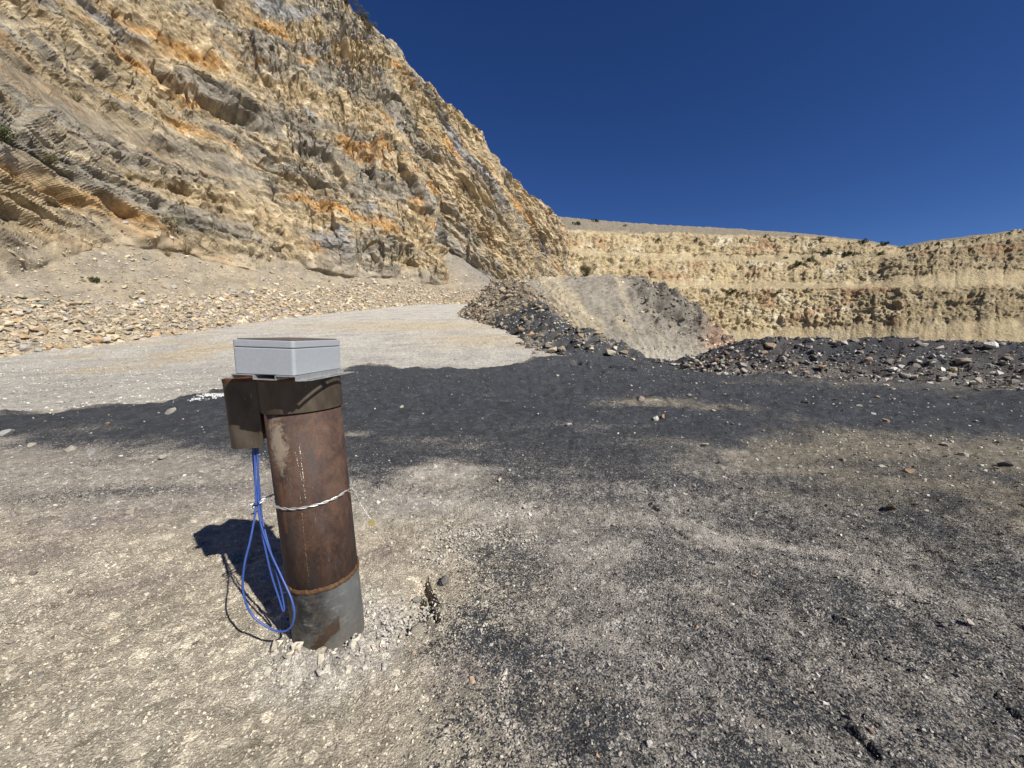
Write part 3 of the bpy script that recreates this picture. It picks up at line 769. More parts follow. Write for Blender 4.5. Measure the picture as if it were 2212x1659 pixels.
def put_rock(name, me, p, size, rot, color, label, cat, group=None, sink=.25):
    o = link(name, me)
    o.location = (p[0], p[1], p[2] + size * (.5 - sink) * .7)
    o.scale = (size / 2,) * 3
    o.rotation_euler = rot
    o.color = (*[float(np.clip(c, .01, .95)) for c in color], 1)
    return tag(o, label, cat, group)
def nearest_z(P, x, y):
    d = (P[..., 0] - x) ** 2 + (P[..., 1] - y) ** 2
    i = np.unravel_index(np.argmin(d), d.shape)
    return P[i]
def rnd_rot(): return (rng.uniform(-.5, .5), rng.uniform(-.5, .5), rng.uniform(0, 6.28))
def px_on(P, px, py):
    """the point of a surface that shows at this spot in the photograph: nearest along the ray"""
    d = ray(px, py); v = P.reshape(-1, 3) - np.array([0, 0, CAM_H])
    t = v @ d / (d @ d)
    e = np.linalg.norm(v - t[:, None] * d, axis=1) / np.maximum(t, .01)
    e[t < .3] = 9
    near = e < max(.004, e.min() * 1.5)
    idx = np.where(near)[0]
    return P.reshape(-1, 3)[idx[np.argmin(t[idx])]]
ALLP = {'ground': GP[::1, ::1], 'berm': BP2, 'rubble': BP1, 'talus': CP2[:, :nt1 + 40]}
T1, T2, T3, T4, T5 = (.36, .31, .24), (.46, .42, .35), (.33, .23, .14), (.24, .225, .21), (.52, .50, .46)
SINGLES = [  # surface, px, py, size m, colour, label
    ('berm', 1665, 750, .62, (.40, .30, .20), 'tan flat-topped boulder high on the black berm, left of its middle', 0),
    ('berm', 1545, 783, .60, (.26, .17, .11), 'rust-brown upright boulder at the left end of the black berm', 1),
    ('berm', 1508, 787, .46, (.46, .38, .28), 'pale tan block beside the rust-brown boulder at the end of the black berm', 2),
    ('berm', 1692, 776, .52, (.33, .325, .31), 'grey block with a pale face low on the black berm', 3),
    ('berm', 1655, 762, .38, (.38, .28, .19), 'small brown block just under the tan flat-topped boulder', 4),
    ('berm', 1752, 735, .40, (.46, .44, .40), 'pale stone sitting on the crest of the black berm', 5),
    ('berm', 1800, 744, .34, (.40, .37, .32), 'tilted grey slab under the pale crest stone of the black berm', 6),
    ('berm', 2138, 748, .58, (.62, .60, .55), 'large white boulder on the far right crest of the black berm', 7),
    ('berm', 2085, 785, .60, (.26, .22, .17), 'big brown wedge-shaped boulder on the front of the black berm', 0),
    ('berm', 2030, 775, .50, (.52, .50, .46), 'pale upright slab on the right part of the black berm', 1),
    ('berm', 1995, 745, .40, (.50, .47, .42), 'pale grey stone lying near the crest of the black berm', 2),
    ('berm', 2060, 800, .42, (.46, .38, .24), 'yellowish stone at the foot of the black berm', 3),
    ('berm', 1835, 822, .34, (.34, .30, .26), 'brown-grey stone at the foot of the black berm', 4),
    ('ground', 1382, 862, .24, (.42, .34, .29), 'flat pinkish stone on the tan patch in the black gravel', 5),
    ('ground', 1416, 908, .16, (.50, .47, .42), 'pale angular stone on black gravel near the tan patch', 6),
    ('ground', 1231, 918, .13, (.40, .38, .34), 'small round grey stone alone on the black gravel', 7),
    ('ground', 1520, 962, .13, (.48, .44, .37), 'small pale stone at the near edge of the black gravel', 0),
    ('ground', 198, 980, .15, (.30, .295, .285), 'light grey stone on the near edge of the black gravel, left side', 1),
    ('ground', 352, 988, .16, (.38, .35, .29), 'pale tan slab among gravel at the edge of the black band', 2),
    ('ground', 368, 890, .24, (.33, .31, .27), 'dull tan stone lying on the black gravel behind the casing', 3),
    ('ground', 12, 938, .2, (.32, .315, .30), 'pale grey stone on the black gravel at the left edge', 4),
    ('ground', 282, 1110, .10, (.36, .31, .25), 'flat tan stone on the brown grit left of the shadow', 5),
    ('ground', 2225, 1096, .12, (.25, .19, .12), 'dark brown stone on gravel at the right edge', 6),
    ('ground', 1925, 1102, .11, (.16, .13, .08), 'dark olive stone on grit in front of the black berm', 7),
    ('ground', 2090, 1345, .060, (.55, .49, .43), 'small pinkish white chip on the dark grit, lower right', 0),
    ('ground', 1500, 1690 - 60, .03, (.6, .58, .54), 'tiny white stone on the dark grit near the bottom edge', 1),
    ('ground', 1402, 1610, .035, (.62, .60, .56), 'bright white pebble near the bottom of the picture', 2),
    ('ground', 893, 1335, .050, (.36, .34, .29), 'triangular grey stone right of the casing foot', 3),
    ('ground', 695, 1408, .060, (.55, .50, .40), 'pale dirt lump against the front of the casing foot', 4),
    ('ground', 640, 1398, .045, (.50, .45, .36), 'crumbly pale lump left of the casing foot', 5),
    ('ground', 75, 1240, .05, (.22, .185, .17), 'round purplish brown stone on the pale ground by the left edge', 6),
    ('ground', 362, 1262, .03, (.60, .55, .45), 'small cream stone among brown clods left of the shadow', 7),
    ('rubble', 1030, 700, .9, (.42, .37, .30), 'pale boulder at the left foot of the rubble berm', 0),
    ('rubble', 1100, 640, .9, (.34, .28, .20), 'tan block high on the rubble berm', 1),
    ('rubble', 1248, 748, .42, (.48, .42, .33), 'pale tan stone on the black part of the rubble berm', 2),
    ('rubble', 1330, 752, .5, (.46, .43, .37), 'light grey stone on the near end of the rubble berm', 3),
    ('rubble', 1368, 778, .5, (.48, .36, .26), 'peach-coloured stone where the rubble berm meets the black gravel', 4),
    ('talus', 362, 722, .8, (.46, .38, .26), 'large pale tan block low in the rubble behind the box', 5),
    ('talus', 52, 752, .8, (.40, .37, .32), 'grey-tan slab at the foot of the rubble, left side', 6),
    ('talus', 310, 650, .7, (.50, .47, .42), 'pale squarish stone at the top of the rubble band', 7),
]
for (sf, px, py, size, colr, label, k_) in SINGLES:
    p = px_on(ALLP[sf], px, py)
    put_rock('stone' if size < .3 else 'boulder', BIGROCKS[k_], p, size * (.68 if sf == 'berm' else .85), rnd_rot(), colr, label, 'stone' if size < .3 else 'boulder')
for k_, (px, py, size, colr, lb) in enumerate([(925, 1272, .075, (.30, .27, .21), 'tan clod with a dark crack behind it in the hollow right of the casing'), (938, 1300, .08, (.20, .185, .165), 'dark grey clod on the right rim of the hollow by the casing'), (918, 1305, .055, (.24, .22, .19), 'grey clod in the middle of the hollow right of the casing'),
                                               (945, 1335, .06, (.22, .20, .175), 'grey-brown clod at the near right end of the hollow'), (902, 1290, .045, (.36, .34, .30), 'pale grey clod on the left side of the hollow'), (900, 1355, .06, (.34, .31, .25), 'tan clod at the near end of the hollow'), (958, 1262, .05, (.18, .165, .15), 'dark clod at the far end of the hollow')]):
    p = gnd(px, py); put_rock('dirt_clod', BIGROCKS[k_ % 8], (p[0], p[1], ground_at(p[0], p[1])), size * 1.35, rnd_rot(), colr, lb, 'clod', 'clods in the hollow by the casing')
def scatter(P, weight, count, smin, smax, power):
    w = (weight / weight.sum()).ravel()
    i = rng.choice(w.size, count, p=w)
    p = P.reshape(-1, 3)[i] + rng.normal(size=(count, 3)) * np.array([.03, .03, 0])
    s = smin + (smax - smin) * rng.random(count) ** power
    return p, s
def area_w(P):
    a = np.linalg.norm(np.cross(np.gradient(P, axis=0), np.gradient(P, axis=1)), axis=-1)
    return a
def tones(n, pal, probs, var=.16):
    c = np.array(pal)[rng.choice(len(pal), n, p=probs)]
    return np.clip(c * (1 + var * rng.normal(size=(n, 1))) * (1 + .018 * rng.normal(size=(n, 3))), .015, .9)

# instanced grains (too many to count)
grain_col = bpy.data.collections.new('grains')
for i in range(8):
    me = rock_mesh('grain', 400 + i, 1, .85); me.materials.clear(); me.materials.append(M_PEBBLE)
    grain_col.objects.link(bpy.data.objects.new('grain', me))
def grain_tree():
    ng = bpy.data.node_groups.new('grain_scatter', 'GeometryNodeTree')
    ng.interface.new_socket('Geometry', in_out='INPUT', socket_type='NodeSocketGeometry')
    ng.interface.new_socket('Geometry', in_out='OUTPUT', socket_type='NodeSocketGeometry')
    N = ng.nodes; L = ng.links
    gi, go = N.new('NodeGroupInput'), N.new('NodeGroupOutput')
    ci = N.new('GeometryNodeCollectionInfo'); ci.inputs['Collection'].default_value = grain_col
    ci.inputs['Separate Children'].default_value = True; ci.inputs['Reset Children'].default_value = True
    iop = N.new('GeometryNodeInstanceOnPoints'); iop.inputs['Pick Instance'].default_value = True
    def named(nm, typ):
        a = N.new('GeometryNodeInputNamedAttribute'); a.data_type = typ; a.inputs['Name'].default_value = nm
        return a.outputs['Attribute']
    L.new(gi.outputs[0], iop.inputs['Points']); L.new(ci.outputs[0], iop.inputs['Instance'])
    L.new(named('pick', 'INT'), iop.inputs['Instance Index'])
    e2r = N.new('FunctionNodeEulerToRotation'); L.new(named('turn', 'FLOAT_VECTOR'), e2r.inputs[0])
    L.new(e2r.outputs[0], iop.inputs['Rotation'])
    L.new(named('size', 'FLOAT'), iop.inputs['Scale'])
    L.new(iop.outputs[0], go.inputs[0])
    return ng
GRAIN = grain_tree()
def grains(name, p, s, c, label, sink=.2):
    n = len(p)
    me = bpy.data.meshes.new(name); me.vertices.add(n)
    q_ = p.copy(); q_[:, 2] += s * (.5 - sink) * .6
    me.vertices.foreach_set('co', q_.astype(np.float32).ravel())
    me.attributes.new('size', 'FLOAT', 'POINT').data.foreach_set('value', (s / 2).astype(np.float32))
    me.attributes.new('pick', 'INT', 'POINT').data.foreach_set('value', rng.integers(0, 8, n).astype(np.int32))
    tu = np.stack([rng.uniform(-.6, .6, n), rng.uniform(-.6, .6, n), rng.uniform(0, 6.28, n)], -1).astype(np.float32)
    me.attributes.new('turn', 'FLOAT_VECTOR', 'POINT').data.foreach_set('vector', tu.ravel())
    cc = np.ones((n, 4), np.float32); cc[:, :3] = c
    me.attributes.new('tone', 'FLOAT_COLOR', 'POINT').data.foreach_set('color', cc.ravel())
    o = link(name, me)
    md = o.modifiers.new('scatter', 'NODES'); md.node_group = GRAIN
    return tag(o, label, None, None, 'stuff')

PAL_TAN = [(.46, .38, .26), (.40, .33, .23), (.52, .46, .36), (.34, .31, .27), (.44, .31, .18), (.29, .25, .22)]
PR_TAN = [.26, .28, .15, .17, .04, .10]
PAL_RUB = [(.33, .27, .19), (.27, .22, .155), (.42, .36, .27), (.21, .185, .155), (.36, .26, .16)]
PR_RUB = [.3, .3, .15, .17, .08]
PAL_MIX = [(.44, .41, .36), (.36, .32, .26), (.24, .22, .20), (.52, .49, .44), (.34, .24, .16), (.12, .11, .105)]
PR_MIX = [.22, .22, .18, .14, .10, .14]

# rubble at the foot of the cliff
TP, TV = CP2[:, :nt1 + 30], VT[:, :nt1 + 30]
band = sstep(7.4, 5.6, TV + 1.4 * edge[:, :nt1 + 30]) * sstep(.0, .5, TV) * (1 - .5 * fan[:, :nt1 + 30])
vis = sstep(-62, -54, np.degrees(np.arctan2(TP[..., 0], TP[..., 1]))) * (TP[..., 1] > 8)
tw_ = area_w(TP) * (band + .05) * vis * (1 - cl_w[:, :nt1 + 30])
p, s = scatter(TP, tw_, 26000, .08, .60, 6.0)
order = np.argsort(-s / np.maximum(p[:, 1], 5))
for j in order[:300]:
    tc = tones(1, PAL_TAN, PR_TAN)[0]; bx_ = 1106 + _f * p[j, 0] / p[j, 1]
    lb = f"{size_word(s[j], .34, .46)} {tone_word(tc)} stone in the cliff-foot rubble, {third(p[j, 2] - ramp_z(p[j, 1]), 0, 4, ['at its foot', 'halfway up it', 'near its top'])}, {third(bx_, 0, 900, ['at the left edge', 'left of the box', 'just left of the box', 'behind the box', 'right of the box', 'by the climbing road'])}"
    put_rock('talus_stone', ROCKS[rng.integers(12)], p[j], s[j], rnd_rot(), tc, lb, 'stone', 'larger stones in the rubble under the cliff')
r_ = order[300:]
grains('scree_rubble', p[r_], s[r_], tones(len(r_), PAL_TAN, PR_TAN), 'smaller broken tan stones covering the foot of the cliff')
p, s = scatter(TP, tw_ + area_w(TP) * .35 * vis * (1 - cl_w[:, :nt1 + 30]), 42000, .04, .22, 2.6)
grains('scree_gravel', p, s, tones(len(p), PAL_TAN, PR_TAN), 'fine tan scree on the talus')
# rubble berm
b1blk = (BC1.mean(-1) < .12)
bw1 = area_w(BP1) * (BP1[..., 2] > ramp_z(BP1[..., 1]) - .8) * np.where(b1blk, .28, 1.0)
p, s = scatter(BP1, bw1, 3600, .10, .65, 5.0)
order = np.argsort(-s)
for j in order[:140]:
    tc = tones(1, PAL_RUB, PR_RUB)[0]; bx_ = 1106 + _f * p[j, 0] / p[j, 1]
    lb = f"{size_word(s[j], .38, .5)} {tone_word(tc)} stone on the rubble berm beside the road, {third(bx_, 1010, 1400, ['at its left foot', 'under its peak', 'right of its peak', 'on its middle', 'on its black part', 'at its low right end'])}"
    put_rock('rubble_stone', ROCKS[rng.integers(12)], p[j], s[j], rnd_rot(), tc, lb, 'stone', 'stones on the rubble berm')
r_ = order[140:]
grains('berm_rubble', p[r_], s[r_], tones(len(r_), PAL_RUB, PR_RUB), 'small broken stones covering the rubble berm')
p, s = scatter(BP1, bw1, 9000, .05, .2, 2.0)
grains('berm_gravel', p, s, tones(len(p), PAL_MIX, PR_MIX), 'gravel on the rubble berm')
# black berm
bz = sstep(-4.2, -.8, BP2[..., 1] * 0 + (BP2[..., 2] - 1.6) * 1.0 - 0) 
lower = np.linspace(-1, 1, BP2.shape[1])[None] * np.ones((BP2.shape[0], 1))
bw2 = area_w(BP2) * np.where(lower < 0, 1.0, .25) * (BP2[..., 2] > -.3) * (.5 + 1.1 * sstep(-.2, -.55, lower)) * np.clip(.55 + .9 * sstep(1, 9, BP2[..., 0]), 0, 1.3)
p, s = scatter(BP2, bw2, 2200, .04, .32, 4.5)
order = np.argsort(-s)
for j in order[:220]:
    tc = tones(1, PAL_MIX, PR_MIX)[0]; bx_ = 1106 + _f * p[j, 0] / p[j, 1]
    lb = f"{size_word(s[j], .15, .22)} {tone_word(tc)} stone {third(p[j, 2], -.1, 1.5, ['at the foot', 'low on the face', 'high on the face', 'on the crest'])} of the black berm, {third(bx_, 1420, 2212, ['at its left end', 'left of its middle', 'near its middle', 'right of its middle', 'towards its right end', 'at the right edge'])}"
    put_rock('berm_stone', ROCKS[rng.integers(12)], p[j], s[j], rnd_rot(), tc, lb, 'stone', 'stones on the black berm')
r_ = order[220:]
grains('black_berm_rubble', p[r_], s[r_], tones(len(r_), PAL_MIX, PR_MIX), 'small broken stones on the black berm')
p, s = scatter(BP2, bw2 + .2 * area_w(BP2), 12000, .02, .10, 2.0)
grains('black_berm_gravel', p, s, tones(len(p), PAL_MIX + [(.05, .05, .055)], [.14, .14, .12, .06, .06, .08, .40]), 'gravel on the black berm')
# spoil slope stones
spw = area_w(SP2[:, 14:]); spc = SCOL[:, 14:].reshape(-1, 3); spr = rocky[:, 14:]
for nm_, n_, w_, s0, s1, pw_, mul, lb in (('spoil_gravel', 16000, spw, .05, .26, 4.0, [.9, 1.2, 1.6, 2.1], 'fine loose stones on the grey spoil slope'), ('spoil_blocks', 2600, spw * (spr + .04), .15, .75, 3.0, [.8, 1.1, 1.6, 2.6], 'broken dark blocks on the rough side of the spoil slope')):
    i = rng.choice(spw.size, n_, p=(w_ / w_.sum()).ravel()); s = s0 + (s1 - s0) * rng.random(n_) ** pw_
    grains(nm_, SP2[:, 14:].reshape(-1, 3)[i], s, np.clip(spc[i] * rng.choice(mul, n_, p=[.2, .4, .3, .1])[:, None], .03, .8), lb)
# loose stones on the open ground, farther out
gw = area_w(GP)
far_w = gw * sstep(2.6, 5, GY) * sstep(26, 14, GY) * (GSD < .6) * (1 - .75 * GROAD)
rgt = sstep(0, 6, GX)
p, s = scatter(GP, far_w * (.25 + 1.2 * rgt) * (1 - .8 * GBLK * (1 - .3 * rgt)), 900, .03, .16, 4.5)
ok = np.argsort(-s / np.hypot(p[:, 0], p[:, 1]))
for j in ok[:150]:
    tc = tones(1, PAL_MIX, PR_MIX)[0]; bx_ = 1106 + _f * p[j, 0] / p[j, 1]
    bed = 'black gravel' if ground_fields(p[j:j + 1, :1], p[j:j + 1, 1:2])[2][0, 0] > .5 else 'open grit'
    lb = f"{size_word(s[j], .08, .12)} {tone_word(tc)} stone on the {bed}, {third(p[j, 1], 3, 14, ['in the near ground', 'in the middle ground', 'well back', 'far back'])}, {third(bx_, 0, 2212, ['at the left edge', 'left of the casing', 'right of the casing', 'at the centre', 'right of the centre', 'before the black berm', 'at the right edge'])}"
    put_rock('loose_stone', ROCKS[rng.integers(12)], p[j], s[j], rnd_rot(), tc, lb, 'stone', 'loose stones scattered over the open ground')
r_ = ok[150:]
grains('loose_gravel', p[r_], s[r_], tones(len(r_), PAL_MIX, PR_MIX), 'scattered stones on the open ground')
p, s = scatter(GP, far_w * (.3 + 1.0 * rgt) * (1 - .85 * GBLK), 22000, .010, .042, 2.6)
grains('mid_gravel', p, s, tones(len(p), PAL_MIX, PR_MIX), 'gravel on the middle distance')
rdw = gw * GROAD * sstep(30, 12, GY)
i = rng.choice(rdw.size, 16000, p=(rdw / rdw.sum()).ravel())
grains('road_gravel', GP.reshape(-1, 3)[i], .015 + .07 * rng.random(16000) ** 4, np.clip(GC.reshape(-1, 4)[i, :3] * rng.choice([.6, .85, 1.05, 1.3], 16000, p=[.2, .3, .35, .15])[:, None], .03, .8), 'loose gravel on the haul road')
# near grit
gcol = GC.reshape(-1, 4)
near_w = gw * sstep(5.5, 3.0, GY) * (GY > .5) * (np.abs(GX) < 6) * (1 - .35 * GBLK)
w = (near_w / near_w.sum()).ravel()
NG = 150000
i = rng.choice(w.size, NG, p=w)
p = GP.reshape(-1, 3)[i] + rng.normal(size=(NG, 3)) * np.array([.006, .006, 0])
s = .003 + .013 * rng.random(NG) ** 4
lum = rng.choice([.7, .92, 1.02, 1.15], NG, p=[.2, .45, .25, .1])[:, None]
isd = (rng.random(NG) < gcol[i, 3])[:, None]
cc = np.clip(np.where(isd, DARK * 1.15, gcol[i, :3]) * lum + .012 * rng.random((NG, 1)), .02, .8)
grains('near_grit', p, s, cc, 'fine grit and pebbles on the near ground', .3)
i = rng.choice(w.size, 1500, p=(near_w * (1 - .6 * GBLK) / (near_w * (1 - .6 * GBLK)).sum()).ravel())
p = GP.reshape(-1, 3)[i]; s = .012 + .026 * rng.random(1500) ** 3
grains('near_pebbles', p, s, tones(1500, PAL_MIX + [(.20, .17, .16)], [.18, .16, .2, .14, .08, .08, .16]), 'pebbles on the near ground', .35)
# pale crushed rock by the casing and on the right
cw = np.zeros(GX.shape)
for (px, py, rx, ry, ww_) in [(1010, 1155, .30, .10, 1), (960, 1200, .16, .14, 1), (1090, 1170, .25, .08, .8), (840, 1340, .12, .16, 1.2), (800, 1400, .14, .1, .8), (900, 1320, .1, .12, 1.2), (1120, 1110, .4, .08, .5)]:
    cw = np.maximum(cw, ww_ * blob(GX, GY, px, py, rx, ry))
cw = gw * np.where(cw > .12, cw, 0)
p, s = scatter(GP, cw, 1900, .007, .028, 2.2)
grains('crushed_rock', p, s, tones(1900, [(.42, .40, .36), (.36, .34, .31), (.28, .26, .24), (.48, .45, .39)], [.35, .3, .2, .15]), 'pale crushed rock beside the casing', .25)
ang_ = rng.uniform(math.radians(195), math.radians(345), 60); rd_ = R_PIPE + .02 + np.abs(rng.normal(size=60)) * .07
p = np.stack([BASE[0] + rd_ * np.cos(ang_), BASE[1] + rd_ * np.sin(ang_), np.zeros(60)], -1)
p[:, 2] = [nearest_z(GP[:300], a_, b_)[2] for a_, b_ in p[:, :2]]
grains('casing_clods', p, .012 + .05 * rng.random(60) ** 2.5, tones(60, [(.52, .47, .38), (.46, .42, .35)], [.6, .4]), 'pale crumbly clods round the foot of the casing', .3)
# white crust patch
c0 = gnd(466, 868)
p = np.stack([c0[0] + .16 * rng.normal(size=260), c0[1] + .26 * rng.normal(size=260), np.zeros(260)], -1)
p[:, 2] = [nearest_z(GP[300:, :400], a, b)[2] for a, b in p[:, :2]]
grains('white_crumbs', p, .02 + .05 * rng.random(260), tones(260, [(.50, .50, .49)], [1.0], .12), 'patch of white crumbly material on the black gravel', .35)

# ------------------------------------------------------------------ plants
def mat_leaf(name, a, b):
    t = NT(name, 0.85, 0.1)
    g = t.n('ShaderNodeObjectInfo')
    n = t.noise(t.coord(), 6, 3, .6)
    return t.done(t.mix(n, a, b))
M_JUN = mat_leaf('juniper_leaf', (.035, .05, .022), (.085, .10, .045))
M_DRY = mat_leaf('dry_stalk', (.26, .20, .11), (.16, .14, .07))
M_SAGE = mat_leaf('sage_leaf', (.13, .115, .055), (.075, .07, .035))
M_WOOD = mat_leaf('twig_bark', (.10, .075, .05), (.06, .05, .035))
def bush_mesh(name, seed, n, mat, leaf, tall=1.0, lobes=9):
    r = np.random.default_rng(seed)
    cen = r.normal(size=(lobes, 3)) * np.array([.42, .42, .24]) + np.array([0, 0, .5 * tall]); rad = r.uniform(.22, .42, lobes)
    k_ = r.integers(0, lobes, n)
    d = r.normal(size=(n, 3)); d /= np.linalg.norm(d, axis=1, keepdims=True)
    c = cen[k_] + d * (rad[k_] * r.uniform(.55, 1.05, n))[:, None]
    c[:, 2] = np.abs(c[:, 2])
    a = r.normal(size=(n, 3)); a /= np.linalg.norm(a, axis=1, keepdims=True); b = np.cross(a, d); b /= np.linalg.norm(b, axis=1, keepdims=True) + 1e-6
    sz = leaf * r.uniform(.6, 1.3, n)[:, None]
    Vv = np.stack([c - a * sz, c + b * sz * .5, c + a * sz, c - b * sz * .5], 1).reshape(-1, 3)
    me = raw_mesh(name, Vv, np.arange(n * 4).reshape(-1, 4)); me.materials.append(mat)
    return me
def twig_mesh(name, seed, n, mat, width=.012, spread=.8):
    r = np.random.default_rng(seed); Vv = []
    for _ in range(n):
        a = r.uniform(0, 6.28); t = r.uniform(.1, spread); L = r.uniform(.6, 1.0)
        tip = np.array([math.cos(a) * t, math.sin(a) * t, 1.0]); tip *= L / np.linalg.norm(tip)
        b0 = np.array([math.cos(a), math.sin(a), 0]) * r.uniform(0, .12); sd_ = np.array([-math.sin(a), math.cos(a), 0]) * width
        Vv += [b0 - sd_, b0 + sd_, b0 + tip + sd_ * .3, b0 + tip - sd_ * .3]
    me = raw_mesh(name, np.array(Vv), np.arange(n * 4).reshape(-1, 4)); me.materials.append(mat)
    return me
JUN = [bush_mesh('crown', 500 + i, 1100, M_JUN, .085) for i in range(4)]
TRK = twig_mesh('trunk', 510, 26, M_WOOD, .02, .6)
SAGE = [bush_mesh('crown', 520 + i, 1500, M_SAGE, .045) for i in range(2)]
TUFT = [twig_mesh('tuft', 530 + i, 160, M_DRY, .009, .9) for i in range(3)]
HP = FP2
def shrub(px, py, size, label, meshes, surf, group=None, name='juniper_shrub', cat='shrub'):
    p = px_on(surf, px, py)
    e = empty(name, (p[0], p[1], p[2] - .06 * size)); e.scale = (size,) * 3
    e.rotation_euler = (0, 0, rng.uniform(0, 6.28))
    link('crown', meshes[rng.integers(len(meshes))], e); link('trunk', TRK, e)
    return tag(e, label, cat, group)
FARSH = [(1248, 480, 2.6, 'dark round juniper on the hill just right of the cliff end'), (1289, 474, 2.4, 'dark juniper on the skyline right of the cliff end'), (1652, 505, 1.2, 'tiny shrub alone on the skyline over the middle of the far wall'),
         (1424, 516, 2.2, 'dark shrub on the upper bench under the left part of the hill'), (1504, 514, 1.8, 'small dark shrub on the rim of the upper wall, left half'), (1772, 512, 2.0, 'dark shrub on the skyline above the pale ribbed wall'), (1868, 519, 2.3, 'dark shrub on the skyline at the right end of the hill'),
         (1916, 525, 2.3, 'low dark shrub on the skyline near the notch'), (1788, 543, 2.9, 'tall dark shrub on the bench right of the ribbed wall'), (1832, 546, 2.9, 'broad dark shrub on the slope left of the notch'), (1903, 545, 2.2, 'dark shrub on the slope just under the notch'),
         (1750, 559, 2.9, 'spreading shrub on the middle bench of the far wall'), (1722, 567, 2.6, 'half-hidden shrub beside the spreading one on the middle bench'), (1583, 628, 2.6, 'round dark shrub on the lower bench of the far wall'), (1604, 632, 1.5, 'little shrub right of the round one on the lower bench'),
         (1680, 629, 1.5, 'little shrub alone on the lower bench, right of its scree cone'), (1352, 483, 1.4, 'low shrub on the hilltop left of centre'), (1950, 530, 1.4, 'tiny shrub right in the notch'), (1716, 507, 1.3, 'tiny shrub left of the skyline shrub above the ribbed wall'), (1700, 553, 1.4, 'small shrub at the left end of the middle bench')]
for (px, py, sz, lb) in FARSH: shrub(px, py + 3, sz * .7, lb, JUN, HP, 'junipers on the far hill and benches')
shrub(1268, 592, 2.0, 'olive shrub on the crest of the spoil slope', SAGE, SP2, None, 'sage_shrub')
shrub(110, 352, .85, 'green bush growing on the cliff near the left edge', SAGE, CP2, None, 'sage_shrub')
shrub(2, 300, 1.0, 'dark bush on the cliff cut by the left edge', JUN, CP2, None, 'juniper_shrub')
shrub(372, 492, 1.1, 'dark brown-green bush low on the cliff above the talus mound', SAGE, CP2, None, 'sage_shrub')
shrub(205, 608, .5, 'small dark bush on the talus left of the mound', JUN, CP2, None, 'juniper_shrub')
shrub(752, 8, 1.6, 'dark shrub on the cliff rim at the top of the photo', SAGE, CP2, None, 'sage_shrub')
shrub(783, 40, 1.6, 'larger green shrub on the cliff rim below the topmost one', SAGE, CP2, None, 'sage_shrub')
shrub(800, 62, 1.4, 'low shrub on the cliff rim under the two bigger ones', SAGE, CP2, None, 'sage_shrub')
for (px, py, sz, lb) in [(405, 545, 1.5, 'dry grass tuft on top of the talus mound'), (365, 553, .8, 'small dry tuft left of the bigger one on the talus mound'), (545, 553, 1.1, 'dry tuft at the right shoulder of the talus mound'), (165, 215, 1.3, 'dry brown tuft on the scree ramp of the cliff'),
                         (585, 565, .7, 'thin dry tuft right of the talus mound'), (250, 235, .9, 'faint dry tuft right of the brown one on the scree ramp')]:
    p = px_on(CP2, px, py); o = link('grass_tuft', TUFT[rng.integers(3)]); o.location = p; o.scale = (sz,) * 3
    tag(o, lb, 'grass tuft', 'dry tufts on the cliff')

